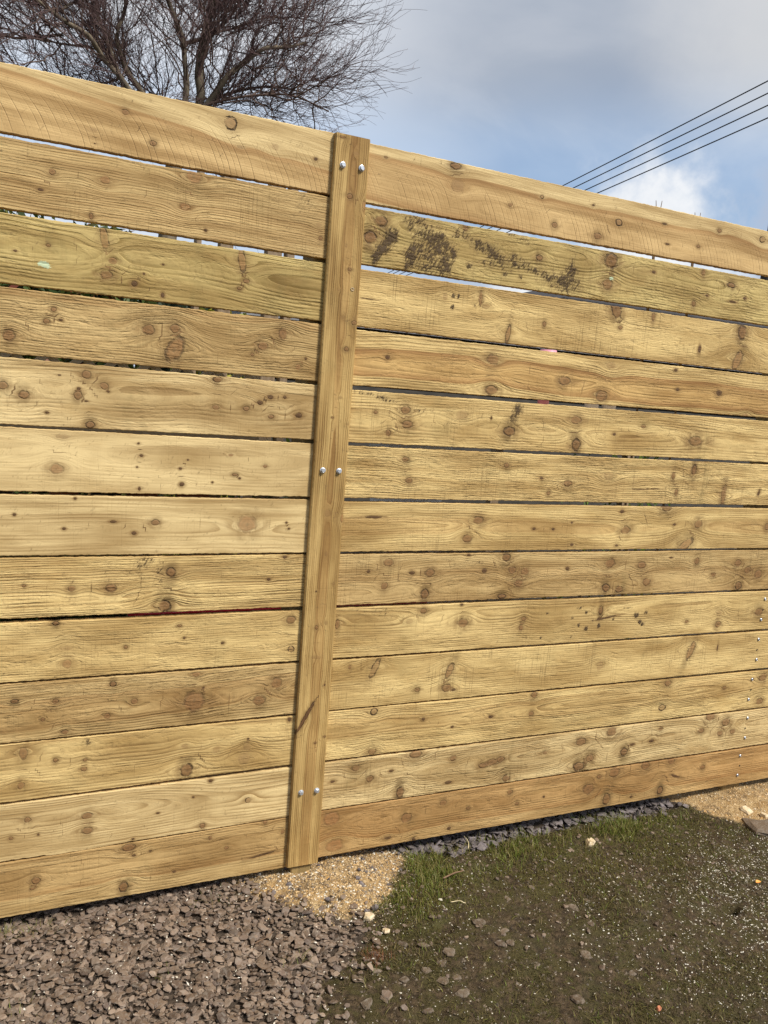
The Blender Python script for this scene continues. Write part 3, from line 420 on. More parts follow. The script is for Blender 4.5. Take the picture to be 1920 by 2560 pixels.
def board_fields(X, Z, dom, key, p, knots, vertical=None):
    """X,Z world coordinates of the face points -> growth-ring coordinate, knot-relative coordinates, knot look, smear, mud"""
    if vertical is None: U, Wd = X, Z-dom
    else: U, Wd = Z-vertical[1], -(X-vertical[0])
    sd_ = abs(hash_key(key))
    tkn = dict([(0, (.70,.35,.50,.38)), (1, (.45,.95,.25,.12)), (2, (.97,.1,.5,.22)), (3, (.42,.85,.8,.55)), (4, (.20,.25,.12,.05)), (5, (.35,.45,1.2,.12)), (6, (.80,.2,.9,.95)), (7, (.97,.6,1.0,.35))])
    best = np.full(X.shape, 1e9)
    kv = np.zeros(X.shape+(3,)); kv[..., 0:2] = 50.; kp = np.zeros(X.shape+(3,)); ks = np.zeros(X.shape)
    w0 = Wd+p['wv']*(fbm(U*2.3+sd_, U*0, sd_, 3)-.5)*2
    bumpg = np.zeros(X.shape)
    for (kx, kz, rx, rz, a, ty) in knots:
        dx, dz = X-kx, Z-kz
        if vertical is not None: dx, dz, rx, rz = dz, -dx, rz, rx
        r = math.sqrt(max(rx, .003)*max(rz, .003)) if ty != 7 else .01
        if ty == 2 and (rx > .015 or rz > .012): r = .003
        s = dz
        E = np.exp(-(dx/(2.6*r+.004))**2)
        sh = r*1.05*E*np.exp(-np.abs(s)/(2.4*r))*np.tanh(s/(.5*r))
        w0 = w0-sh
        bumpg += (.9*r)*np.exp(-((dx/(3.2*r))**2+(s/(2.6*r))**2))
        ca, sa = math.cos(R(a)), math.sin(R(a))
        rx_, rz_ = max(rx, .0010), max(rz, .0010)
        ux = (dx*ca-dz*sa)/rx_; uz = (dx*sa+dz*ca)/rz_
        dd = np.hypot(dx, dz)-.9*r
        nd = np.hypot(ux, uz)
        dd = np.where(nd < 1.4, dd-.5, dd)
        sel = dd < best
        best = np.where(sel, dd, best)
        for i, q in enumerate((ux, uz)): kv[..., i] = np.where(sel, q, kv[..., i])
        c_, r_, m_, s_ = tkn[ty]
        for i, q in enumerate((c_, r_, m_)): kp[..., i] = np.where(sel, q, kp[..., i])
        ks = np.where(sel, s_, ks)
    zc = p['zc']+p['zs']*(U-U.mean()) if vertical is not None else p['zc']+p['zs']*(U-(.35 if key[0] == 'L' else 1.3))
    dep = np.abs(p['d']+p['ds']*(fbm(U*1.4+sd_*.7, U*0+3, sd_+5, 2)-.5)*2)
    gfield = np.sqrt((w0-zc)**2+dep**2)+bumpg*.8
    mud = np.zeros(X.shape)
    for (mx, mz, ax, az_, lean, wt_) in MUD.get(key, []):
        if key == 'R2': ax, az_ = ax*1.7, az_*1.5
        dx, dz = X-mx, Z-mz; ca, sa = math.cos(R(lean)), math.sin(R(lean))
        if ax > az_: ca, sa = math.cos(R(lean)), -math.sin(R(lean)); ux = (dx*ca+dz*sa)/ax; uz = (-dx*sa+dz*ca)/az_
        else: ux = (dx*ca-dz*sa)/ax; uz = (dx*sa+dz*ca)/az_
        ax, az_ = ax, az_; e = 1.28*wt_*np.exp(-(ux**2+uz**2)**1.3*.55)
        mud = np.where(np.abs(e) > np.abs(mud), e, mud)
    return gfield, kv, kp, ks, mud
def hash_key(k): return (ord(k[0])*31+sum(ord(c)*(7+i) for i, c in enumerate(k)))%97

fence = empty('timber_fence', (.82, 0, 0), 'tall new softwood fence of rough horizontal boards standing across the whole picture', 'fence')
def make_timber(key, x0, x1, zb, zt, thick, p, knots, y=0., vertical=None, step=.0055, name='board', label=None, parent=None, mud=None):
    """horizontal: x0..x1 world, zb(x), zt(x). The long axis is local x."""
    sd_ = hash_key(key)
    nx = max(8, int((x1-x0)/step)); us = np.linspace(x0, x1, nx+1)
    b = .0016 if vertical is None else .003
    bot = zb(us); top = zt(us)
    rough = .0009 if vertical is None else .0003
    bot = bot+rough*2*(fbm(us*55, us*0, sd_, 3)-.5)+rough*1.6*(vnoise(us*200, us*0, sd_+1)-.5)
    top = top+rough*2*(fbm(us*55, us*0+9, sd_+3, 3)-.5)+rough*1.6*(vnoise(us*200, us*0+5, sd_+2)-.5)
    wid = float(np.mean(top-bot)); nz = max(6, int(wid/step))
    fr = np.linspace(0, 1, nz+1)
    prof = [('b', 0, thick), ('b', 0, b)]+[('f', f_, 0) for f_ in fr]+[('t', 0, b), ('t', 0, thick)]
    rows_z = []; rows_y = []
    for kind, f_, yy in prof:
        if kind == 'b': rows_z.append(bot); rows_y.append(np.full_like(us, yy))
        elif kind == 't': rows_z.append(top); rows_y.append(np.full_like(us, yy))
        else:
            rows_z.append(bot+b+(top-bot-2*b)*f_)
            rows_y.append(.0012*(fbm(us*1.7+sd_, us*0+f_*1.5, sd_, 2)-.5))
    Zm = np.array(rows_z).T; Ym = np.array(rows_y).T; Xm = np.repeat(us[:, None], len(prof), 1)
    if vertical is None:
        org = np.array([(x0+x1)/2, y, float((Zm.min()+Zm.max())/2)])
        WX, WZ = Xm, Zm
        loc = np.stack([Xm-org[0], Ym, Zm-org[2]], -1)
        gf, kv, kp, ks, md = board_fields(WX, WZ, org[2], key, p, knots)
    else:
        # us runs along world z, "bot/top" across = -(X-xc)
        xc, zc0 = vertical
        org = np.array([xc, y, zc0])
        WZ = Xm; WX = xc-Zm
        loc = np.stack([Xm-zc0, Ym, Zm], -1)
        gf, kv, kp, ks, md = board_fields(WX, WZ, 0, key, p, knots, vertical)
    K_ = len(prof); idx = np.arange((nx+1)*K_).reshape(nx+1, K_)
    a = idx[:-1, :-1]; b_ = idx[1:, :-1]; c = idx[1:, 1:]; d = idx[:-1, 1:]
    F = np.stack([a, b_, c, d], -1).reshape(-1, 4)
    Bk = np.stack([idx[:-1, -1], idx[1:, -1], idx[1:, 0], idx[:-1, 0]], -1)
    caps = np.array([[idx[i, j], idx[i, j+1], idx[i, K_-2-j], idx[i, K_-1-j]] for i in (0, nx) for j in range(K_//2-1)])
    h = len(caps)//2; caps[:h] = caps[:h, ::-1]
    F = np.concatenate([F, Bk, caps[:, ::-1]], 0)
    m = wood_mat('timber_%s' % key, Pale=p['c'], Late=p['l'], Heart=(p['c'][0]*.84, p['c'][1]*.74, p['c'][2]*.66), HeartEdge=p['he'], HeartAmt=p['ha'], Spacing=p['sp'], Contrast=p['ct'], Tear=p['te'], Saw=p['sa'], Arc=p['ar'], Grime=p['gr'], Seed=float(sd_)*.37)
    V = loc.reshape(-1, 3)
    o = mesh(name, V, F, m, None, False, {'g': ('FLOAT', gf), 'kv': ('FLOAT_VECTOR', kv), 'kp': ('FLOAT_VECTOR', kp), 'ks': ('FLOAT', ks), 'mud': ('FLOAT', md)})
    o.location = org
    if vertical is not None: o.rotation_euler = (0, -math.pi/2, 0)
    par = parent or fence
    o.parent = par; o.matrix_parent_inverse = Matrix.Translation(par.location).inverted()
    if label: o['label'] = label
    return o
LAB = {'R2': 'board splashed with dark mud', 'L1': 'top board, half pale and half tan with a black-ringed knot', 'R1': 'top board with curved saw marks and a wavy reddish band', 'L3': 'olive tinted board with a small pale green paint mark', 'R4': 'board with wavy brown bands', 'R9': 'board speckled with small dark mud drops', 'R13': 'brown bottom board with two big knots', 'R5': 'board with one small mud splash'}
boards = {}
for side, ZZ, xa, xb, x0, x1 in (('L', LZ, 0, .775, -.72, .8175), ('R', RZ, .88, 2.5, .8215, 3.35)):
    for i, (b0, t0, b1, t1) in enumerate(ZZ):
        k = '%s%d' % (side, i+1)
        fb = lambda u, b0=b0, b1=b1: b0+(b1-b0)*(np.clip(u, xa-.3, xb+.3)-xa)/(xb-xa)
        ft = lambda u, t0=t0, t1=t1: t0+(t1-t0)*(np.clip(u, xa-.3, xb+.3)-xa)/(xb-xa)
        if k == 'L12': fb = lambda u, b0=b0, b1=b1: b0+(b1-b0)*(u-xa)/(xb-xa)-.0035*np.clip((u-.115)*300, 0, 1)*np.clip((.33-u)*8, 0, 1)+.002*np.clip((.115-u)*300, 0, 1)*(vnoise(u*60, u*0)-.3)
        boards[k] = make_timber(k, x0, x1, fb, ft, .020, SPEC[k], KNOTS[k], label=LAB.get(k))

# cover strip over the joint
SX, SW, ST = .8222, .0975, .015
SPEC['S'] = W((.55,.37,.145), (.27,.15,.045), zc=-.004, d=.012, sp=.0056, ct=1.1, te=.30, sa=.12, gr=.22, wv=.004, ds=.02, he=.018, ha=.35)
def stripb(u): return np.full_like(u, -SW/2)
def stript(u): return np.full_like(u, SW/2)
strip = make_timber('S', .008, 2.0612, stripb, stript, ST-.001, SPEC['S'], KNOTS['S'], y=-ST, vertical=(SX, 1.03), step=.005, name='cover_strip', label='planed upright batten bolted over the joint between the two runs of boards')

# hidden posts behind the boards
M_post = simple('post_timber', (.34,.23,.09), (.24,.165,.065), 12, .8, .002, stretch=(8, 8, 1))
for px0, px1, zt_ in ((.748, .846, 2.02), (2.560, 2.652, 2.02)):
    v, f = bevel_box(px0, px1, .0225, .118, -.30, zt_, .004)
    o = mesh('post', v, f, M_post); o.parent = fence; o.matrix_parent_inverse = Matrix.Translation(fence.location).inverted()
v, f = bevel_box(.790, .852, -.006, .0195, -.12, .0, .003)
o = mesh('packing_block', v, f, M_post); o.parent = fence; o.matrix_parent_inverse = Matrix.Translation(fence.location).inverted()

# bolts: flanged hex heads on the cover strip
M_zinc = simple('zinc_plate', (.86,.88,.90), (.72,.75,.78), 300, .34, .0002, .6, .75)
def bolt_geo():
    s = 1.0
    fl = lathe([(0, 0), (.0068, 0), (.0070, -.0008), (.0066, -.0014), (.0050, -.0020)], 20)
    hx = []; F = []
    for z, r in ((-.0018, .0050), (-.0056, .0050), (-.0064, .0043)):
        for i in range(6):
            a = math.pi/3*i+.3; hx.append((r*math.cos(a), r*math.sin(a), z))
    for j in range(2):
        for i in range(6): F.append((j*6+i, j*6+(i+1) % 6, (j+1)*6+(i+1) % 6, (j+1)*6+i))
    F.append(tuple(12+i for i in range(6)))
    dish = lathe([(.0038, -.00645), (.0028, -.0060), (0, -.0058)], 16)
    return merge([fl, (hx, F), dish])
BV, BF = bolt_geo()
BV = [(x*1.2, z*1.2, y*1.2) for x, y, z in BV]      # axis along -y
bm = None
for i, (x, z) in enumerate(((.7973, 1.9843), (.8503, 1.9853), (.8000, 1.1844), (.8478, 1.1842), (.8010, .2415), (.8499, .2413))):
    if bm is None: o = mesh('bolt', BV, BF, M_zinc); bm = o.data
    else: o = bpy.data.objects.new('bolt', bm); link(o)
    o.parent = strip
    wl = Matrix.Translation((x, -ST-.0006, z)) @ Matrix.Rotation(i*.7, 4, 'Y')
    o.matrix_parent_inverse = (Matrix.Translation(strip.location) @ strip.rotation_euler.to_matrix().to_4x4()).inverted()
    o.matrix_basis = wl
# a chipped screw hole in the strip
v, f = lathe([(.0052, -.0004), (.0040, -.0012), (.0026, -.0004), (.0018, .002), (0, .003)], 12)
o = mesh('screw_hole', [(x*(1+.2*math.sin(5*x*900)), z, y) for x, y, z in v], f, simple('hole_rim', (.62,.50,.32), (.30,.20,.10), 500, .8))
o.parent = strip; o.matrix_parent_inverse = (Matrix.Translation(strip.location) @ strip.rotation_euler.to_matrix().to_4x4()).inverted(); o.location = (.849, -ST-.0004, 1.6747)
# pan head screws on the right-hand run, children of the boards they hold
v, f = lathe([(.0062, 0), (.0060, -.0012), (.0046, -.0028), (.0026, -.0036), (.0018, -.0030), (0, -.0024)], 14)
v = [(x, z, y) for x, y, z in v]
v2, f2 = lathe([(.0034, -.0003), (.0026, -.0003), (0, .0)], 10); v2 = [(x, z, y) for x, y, z in v2]
M_hole = simple('nail_hole', (.03,.02,.012), (.05,.03,.02), 300, .9)
sm_ = None; hm_ = None
M_screw = simple('screw_steel', (.50,.51,.52), (.38,.39,.41), 300, .38, .0002, .5, 1.0)
def board_child(o, b, x, z, y=-.0006):
    o.parent = b; o.matrix_parent_inverse = Matrix.Translation(b.location).inverted(); o.location = (x, y, z)
for r in range(13):
    b = boards['R%d' % (r+1)]; zm = (RZ[r][2]+RZ[r][3])/2
    if r < 8 or True:
        for dz in (.044, -.036):
            xx = 2.608+(.010 if r < 9 else 0)+.012*math.sin(r*3.1+dz*40) if r < 8 else 2.609+.006*math.sin(r*2.7+dz*90)
            if r < 8: xx = 2.66
            o = bpy.data.objects.new('screw', sm_) if sm_ else mesh('screw', v, f, M_screw)
            if sm_: link(o)
            sm_ = o.data
            board_child(o, b, xx, zm+dz)
        o = bpy.data.objects.new('pilot_hole', hm_) if hm_ else mesh('pilot_hole', v2, f2, M_hole)
        if hm_: link(o)
        hm_ = o.data
        board_child(o, b, 2.609 if r >= 8 else 2.66, zm+.003, -.0009)

# ------------------------------------------------------------------ ground
rng = np.random.default_rng(7)
def inpoly(x, y, poly):
    x = np.asarray(x); y = np.asarray(y); ins = np.zeros(x.shape, bool); n = len(poly)
    for i in range(n):
        x1, y1 = poly[i]; x2, y2 = poly[(i+1) % n]
        c = ((y1 > y) != (y2 > y)) & (x < (x2-x1)*(y-y1)/((y2-y1) if y2 != y1 else 1e-9)+x1)
        ins ^= c
    return ins
def pdist(x, y, poly):      # signed distance, negative inside
    d = np.full(np.shape(x), 1e9); n = len(poly)
    for i in range(n):
        a = np.array(poly[i]); b = np.array(poly[(i+1) % n]); ab = b-a
        t = np.clip(((x-a[0])*ab[0]+(y-a[1])*ab[1])/(ab@ab), 0, 1)
        d = np.minimum(d, np.hypot(x-a[0]-t*ab[0], y-a[1]-t*ab[1]))
    return np.where(inpoly(x, y, poly), -d, d)
SAND1 = [(.58,.25), (.60,-.01), (.68,-.085), (.76,-.17), (.86,-.245), (.95,-.235), (1.05,-.165), (1.12,-.09), (1.16,-.01), (1.10,.05), (1.10,.25)]
SAND2 = [(2.28,.25), (2.28,.06), (2.33,-.04), (2.39,-.12), (2.47,-.24), (2.62,-.34), (2.95,-.36), (3.2,-.2), (3.2,.25)]
GRAV = [(-1.5,.3), (.62,.3), (.66,-.06), (.80,-.22), (.92,-.27), (.90,-.36), (.82,-.42), (.74,-.47), (.66,-.54), (.55,-.62), (.45,-.80), (.2,-1.2), (-.6,-1.8), (-1.5,-2.2)]
SLATE = [(1.08,.25), (1.09,.045), (1.20,.012), (1.35,-.035), (1.48,-.045), (1.62,-.02), (1.80,-.01), (2.02,-.02), (2.20,-.03), (2.31,-.02), (2.30,.25)]
def warp(x, y, a=.05): return x+a*(fbm(x*9, y*9, 31)-.5)*2, y+a*(fbm(x*9+40, y*9, 37)-.5)*2
def regions(x, y):
    wx, wy = warp(x, y, .035)
    s = np.minimum(pdist(wx, wy, SAND1), pdist(wx, wy, SAND2)); gv = pdist(wx, wy, GRAV); sl = pdist(wx, wy, SLATE)
    return s, gv, sl
def gheight(x, y):
    x = np.asarray(x, float); y = np.asarray(y, float)
    z = -.030+.022*(fbm(x*3, y*3, 3)-.5)+.018*(fbm(x*14, y*14, 5)-.5)+.009*(fbm(x*45, y*45, 9, 2)-.5)
    z += .016*np.exp(-(((x-.90)/.26)**2+((y+.02)/.16)**2))
    z += .020*np.exp(-(((x-2.62)/.25)**2+((y+.05)/.17)**2))
    z -= .014*np.exp(-((y-.02)/.05)**2)*(1-np.exp(-((x-.87)/.25)**2))*(x < 2.3)
    z -= .06*np.exp(-(((x-1.998)/.024)**2+((y+.543)/.017)**2)**1.4)
    z -= .022*np.exp(-(((x-1.341)/.018)**2+((y+.699)/.012)**2))
    z -= .03*np.exp(-(((x-1.128)/.024)**2+((y+.352)/.016)**2))
    z += .25*(fbm(x*.05, y*.05, 77)-.5)*np.clip((np.hypot(x-1, y)-5)/30, 0, 1)
    return z
def axis(lo, hi, step, far):
    a = list(np.arange(lo, hi+step, step)); s = step; v = a[-1]
    while v < far: s *= 1.35; v += s; a.append(v)
    s = step; v = a[0]; b = []
    while v > -far: s *= 1.35; v -= s; b.append(v)
    return np.array(b[::-1]+a)
gx = axis(-.35, 3.1, .009, 400); gy = axis(-1.05, .30, .009, 400)
GX, GY = np.meshgrid(gx, gy, indexing='ij')
GZ = gheight(GX, GY); rs, rg, rl = regions(GX, GY)
near = (GY < .4)
m_s = np.clip(.5-rs/.05, 0, 1); m_g = np.clip(.5-np.minimum(rg, rl)/.05, 0, 1)
GREEN = [(1.04,-.20,.10),(1.16,-.10,.09),(1.28,-.09,.08),(1.40,-.08,.08),(1.52,-.07,.07),(1.62,-.06,.07),(1.93,-.04,.08),(2.02,-.06,.09),(2.14,-.07,.07),(1.76,-.10,.06),(1.10,-.17,.08)]
grn = np.zeros_like(GX)
for a, b, r in GREEN: grn = np.maximum(grn, np.exp(-((GX-a)**2+(GY-b)**2)/(r*1.4)**2))
grn = np.where(GY > .4, .7, grn)
ii = np.arange(GX.size).reshape(GX.shape)
GF = np.stack([ii[:-1, :-1], ii[1:, :-1], ii[1:, 1:], ii[:-1, 1:]], -1).reshape(-1, 4)
def ground_mat(t):
    o = t.n('ShaderNodeTexCoord', out='Object')
    at = lambda n: t.n('ShaderNodeAttribute', attribute_name=n, out='Fac')
    s, gvl, gr = at('sand'), at('gravel'), at('green')
    n1 = t.noise(o, 9, 5, .6); n2 = t.noise(o, 60, 5, .65); n3 = t.noise(o, 260, 4, .7); n4 = t.noise(t.v('ADD', o, (4, 4, 4)), 22, 4, .6)
    soil = t.mix(t.sm(n2, .35, .68), (.045, .030, .016), (.135, .092, .050))
    moss = t.mix(t.sm(n3, .35, .7), (.050, .043, .013), (.12, .10, .032))
    c = t.mix(t.m('MULTIPLY', t.sm(n4, .42, .60), .8), soil, moss)
    c = t.mix(t.m('MULTIPLY', t.sm(n1, .5, .7), .5), c, (.075, .066, .030))
    c = t.mix(t.m('MULTIPLY', t.m('MULTIPLY', gr, t.sm(n4, .38, .6)), .6), c, (.085, .090, .020))
    sn = t.mix(t.sm(n2, .32, .7), (.37, .235, .10), (.64, .46, .23))
    sn = t.mix(t.sm(n3, .56, .72), sn, (.66, .54, .36))
    sn = t.mix(t.m('MULTIPLY', t.sm(n3, .44, .30), .5), sn, (.23, .145, .07))
    sn = t.mix(t.m('MULTIPLY', t.sm(n4, .42, .62), .45), sn, (.42, .245, .085))
    gc = t.mix(t.sm(n2, .35, .7), (.060, .043, .030), (.13, .095, .066))
    gf = t.sm(t.m('ADD', gvl, t.m('MULTIPLY', t.m('SUBTRACT', n4, .5), .9)), .35, .65)
    c = t.mix(gf, c, gc)
    sn = t.mix(t.m('MULTIPLY', t.sm(t.noise(o, 16, 5, .65), .50, .66), .7), sn, (.17, .115, .062))
    sf = t.sm(t.m('ADD', s, t.m('ADD', t.m('MULTIPLY', t.m('SUBTRACT', n2, .5), 1.2), t.m('MULTIPLY', t.m('SUBTRACT', n4, .5), .9))), .30, .85)
    c = t.mix(sf, c, sn)
    h = t.m('ADD', t.m('MULTIPLY', n2, 1.0), t.m('MULTIPLY', n3, .6))
    return bsdf(t, c, .85, bump(t, h, 1.0, .012), .25)
M_ground = mat('ground_soil', ground_mat)
gr_o = mesh('ground', np.stack([GX, GY, GZ], -1).reshape(-1, 3), GF, M_ground, None, True, {'sand': ('FLOAT', m_s), 'gravel': ('FLOAT', m_g), 'green': ('FLOAT', grn)})
tag(gr_o, kind='structure')

# ------------------------------------------------------------------ loose stones, grit, chips
def flakes(n, pts, size, flat, tilt, sides=7, zoff=None, seed=0, elong=.75):
    """angular flakes: three rings of a broken polygon plus flat top and bottom; returns verts, faces(list), per-vertex tint"""
    r = np.random.default_rng(seed)
    a = (np.arange(sides)+r.uniform(-.32, .32, (n, sides)))*2*np.pi/sides
    rad = r.uniform(.66, 1.12, (n, sides))
    el = r.uniform(elong*.75, 1.0, (n, 1))
    x = np.cos(a)*rad; y = np.sin(a)*rad*el
    th = (flat*r.uniform(.6, 1.4, (n, 1)))
    rings = []
    for k, zz in ((.74, 1.0), (1.0, .35), (.96, -.45), (.72, -1.0)):
        kk = k*r.uniform(.92, 1.06, (n, sides))
        rings.append(np.stack([x*kk, y*kk, th*zz*(1+r.uniform(-.25, .25, (n, sides)))+th*.35*x*r.uniform(-1, 1, (n, 1))], -1))
    V = np.concatenate(rings, 1)*size[:, None, None]
    yaw = r.uniform(0, 2*np.pi, n); tx = r.normal(0, 1, n)*tilt; ty = r.normal(0, 1, n)*tilt
    cy, sy = np.cos(yaw), np.sin(yaw); X = V[..., 0]*cy[:, None]-V[..., 1]*sy[:, None]; Y = V[..., 0]*sy[:, None]+V[..., 1]*cy[:, None]; Z = V[..., 2]
    c, s = np.cos(tx)[:, None], np.sin(tx)[:, None]; Y, Z = Y*c-Z*s, Y*s+Z*c
    c, s = np.cos(ty)[:, None], np.sin(ty)[:, None]; X, Z = X*c+Z*s, -X*s+Z*c
    z0 = gheight(pts[:, 0], pts[:, 1])+(zoff if zoff is not None else 0)
    V = np.stack([X+pts[:, :1], Y+pts[:, 1:2], Z+z0[:, None]], -1)
    m = 4*sides; faces = []
    loc = []
    for j in range(3):
        for i in range(sides): loc.append((j*sides+i, (j+1)*sides+i, (j+1)*sides+(i+1) % sides, j*sides+(i+1) % sides))
    top = tuple(range(sides)); bot = tuple(range(4*sides-1, 3*sides-1, -1))
    for q in range(n):
        o = q*m
        faces += [(o+a_, o+b_, o+c_, o+d_) for a_, b_, c_, d_ in loc]
        faces.append(tuple(o+i for i in top)); faces.append(tuple(o+i for i in bot))
    tint = np.repeat(r.uniform(0, 1, n), m)
    return V.reshape(-1, 3), faces, tint
def stone_mat(name, cols, rough=.75, bd=.0015):
    def b(t):
        ti = t.n('ShaderNodeAttribute', attribute_name='tint', out='Fac')
        o = t.n('ShaderNodeTexCoord', out='Object')
        rmp = t.n('ShaderNodeValToRGB', {0: ti}, out=None); cr_ = rmp.color_ramp; cr_.interpolation = 'LINEAR'
        while len(cr_.elements) < len(cols): cr_.elements.new(.5)
        for i, c in enumerate(cols): cr_.elements[i].position = i/(len(cols)-1); cr_.elements[i].color = tuple(c)+(1,)
        n = t.noise(o, 120, 5, .65); n2 = t.noise(o, 35, 4, .6)
        c = t.mix(t.m('MULTIPLY', t.sm(n, .42, .7), .55), rmp.outputs[0], (.26, .225, .18))
        c = t.mix(t.m('MULTIPLY', t.sm(n2, .5, .7), .5), c, (.10, .075, .05))
        return bsdf(t, c, rough, bump(t, t.m('ADD', n, n2), 1.0, bd), .35)
    return mat(name, b)
M_gravel = stone_mat('brown_slate_gravel', [(.06,.037,.023), (.13,.083,.052), (.19,.128,.082), (.155,.108,.080), (.30,.215,.150), (.10,.070,.055)])
M_slate = stone_mat('purple_slate', [(.075,.060,.060), (.135,.112,.112), (.10,.080,.075), (.19,.16,.16), (.14,.108,.09)])
def scatter(n, x0, x1, y0, y1, cond):
    out = []; tot = 0
    while tot < n:
        p = np.stack([rng.uniform(x0, x1, n*2), rng.uniform(y0, y1, n*2)], -1)
        p = p[cond(p[:, 0], p[:, 1])]; out.append(p); tot += len(p)
        if len(p) == 0: break
    return np.concatenate(out)[:n]
def stones(name, n, box_, cond, smin, smax, flat, tilt, layer, m, seed, label, cat, sides=7):
    p = scatter(n, *box_, cond)
    n = len(p); sz = smin*(smax/smin)**(np.random.default_rng(seed+50).beta(1.4, 1.8, n))
    zo = rng.uniform(-.25, 1, n)*layer
    V, F, t_ = flakes(n, p, sz, flat, tilt, sides, zo, seed)
    o = mesh(name, V, F, m, None, False, {'tint': ('FLOAT', t_)})
    return tag(o, label, cat, None, 'stuff')
ing = lambda x, y: regions(x, y)[1] < rng.uniform(-.02, .02, x.shape)
ingravel = lambda x, y: (regions(x, y)[1] < rng.normal(-.015, .035, x.shape)+.10*np.maximum(rng.normal(0, 1, x.shape)-1.2, 0)) & ((y < .06) | (x < .5))
stones('gravel', 10500, (-.45, .99, -.95, .14), lambda x, y: ingravel(x, y) & (y > -.70-.0*x), .0050, .0200, .16, .26, .012, M_gravel, 11, 'brown angular slate gravel spread below the left half of the fence', 'gravel')
stones('gravel', 1500, (-1.3, .6, -1.6, -.68), lambda x, y: ingravel(x, y), .010, .028, .2, .36, .02, M_gravel, 12, 'brown slate gravel nearest the viewer at lower left', 'gravel')
stones('slate_chippings', 1300, (1.05, 2.36, -.06, .16), lambda x, y: (regions(x, y)[2] < rng.normal(-.012, .022, x.shape)) & (rng.uniform(0, 1, x.shape) < .25+1.1*fbm(x*11, y*11, 88)), .008, .025, .14, .40, .014, M_slate, 13, 'purple grey slate chippings lying along the foot of the right half of the fence', 'slate')
stones('slate_chippings', 150, (.95, 2.3, -.75, -.05), lambda x, y: (regions(x, y)[0] > .02) & (rng.uniform(0, 1, x.shape) < np.exp(-np.abs(y+.1)/.2)+.15), .006, .012, .3, .3, .004, M_gravel, 14, 'small slate bits pressed into the moss', 'slate')
stones('slate_chippings', 34, (.45, 1.2, -.26, .06), lambda x, y: regions(x, y)[0] < .01, .006, .013, .45, .5, .006, M_slate, 15, 'dark slate bits lying on the pale sand by the batten foot', 'slate')
# grit: tiny angular grains
def grit(name, p, smin, smax, m, seed, label, cat, stretch=1.0, lift=.4):
    r = np.random.default_rng(seed); n = len(p)
    base = np.array([(1, 0, 0), (-1, 0, 0), (0, 1, 0), (0, -1, 0), (0, 0, 1), (0, 0, -1)], float)
    V = base[None]*r.uniform(.6, 1.2, (n, 6, 1))
    V = V*np.array([stretch, 1, .7])*(smin*(smax/smin)**(r.uniform(0, 1, n)**1.6))[:, None, None]
    yaw = r.uniform(0, 6.28, n); c, s = np.cos(yaw)[:, None], np.sin(yaw)[:, None]
    X = V[..., 0]*c-V[..., 1]*s; Y = V[..., 0]*s+V[..., 1]*c; Z = V[..., 2]+V[..., 0]*r.normal(0, .25, (n, 1))
    z0 = gheight(p[:, 0], p[:, 1])+smin*lift
    V = np.stack([X+p[:, :1], Y+p[:, 1:2], Z+z0[:, None]], -1).reshape(-1, 3)
    f = np.array([(0, 2, 4), (2, 1, 4), (1, 3, 4), (3, 0, 4), (2, 0, 5), (1, 2, 5), (3, 1, 5), (0, 3, 5)])
    F = (f[None]+np.arange(n)[:, None, None]*6).reshape(-1, 3)
    o = mesh(name, V, [tuple(q) for q in F.tolist()], m, None, False, {'tint': ('FLOAT', np.repeat(r.uniform(0, 1, n), 6))})
    return tag(o, label, cat, None, 'stuff')
M_grit = stone_mat('ochre_grit', [(.40,.25,.10), (.58,.38,.15), (.68,.50,.27), (.52,.29,.08), (.78,.66,.46)], .8, .0005)
def chip_mat(t):
    ti = t.n('ShaderNodeAttribute', attribute_name='tint', out='Fac')
    return bsdf(t, t.mix(ti, (.50, .43, .31), (.76, .71, .60)), .6, None, .3)
M_chip = mat('pale_wood_chip', chip_mat)
p = scatter(5200, .45, 1.25, -.30, .10, lambda x, y: regions(x, y)[0] < rng.normal(0, .03, x.shape))
grit('sand_grit', p, .0012, .0052, M_grit, 21, 'ochre gritty sand heaped round the foot of the batten', 'sand')
p = scatter(4200, 2.2, 3.1, -.40, .14, lambda x, y: regions(x, y)[0] < rng.normal(0, .025, x.shape))
grit('sand_grit', p, .0014, .0060, M_grit, 22, 'ochre gritty sand below the right end of the fence', 'sand')
def chipcond(x, y):
    d = .07+.95*np.clip((x-1.35)/.75, 0, 1)**1.3*np.clip((-.14-y)/.22, 0, 1)+.22*np.exp(-(((x-1.1)/.3)**2+((y+.25)/.2)**2))
    d = d*(.25+1.5*fbm(x*7, y*7, 91, 3)**1.6)
    return (rng.uniform(0, 1, x.shape) < d) & (regions(x, y)[0] > -.01) & (regions(x, y)[1] > -.03)
p = scatter(8200, .45, 2.75, -1.05, .02, chipcond)
grit('wood_chips', p, .0008, .0028, M_chip, 23, 'tiny pale wood chips and shavings strewn over the dark mossy soil', 'wood chips', 1.9, .9)
p = scatter(420, -.2, 1.0, -.7, .03, lambda x, y: regions(x, y)[1] < .05)
grit('wood_chips', p, .0012, .0034, M_chip, 24, 'few pale sawdust flecks caught on the brown gravel', 'wood chips', 1.8, 12)
p = scatter(520, .5, 1.25, -.34, .08, lambda x, y: (regions(x, y)[0] < .03))
grit('wood_chips', p, .0014, .0042, M_chip, 25, 'cream flecks and chips scattered on the sand by the batten', 'wood chips', 1.7, .9)

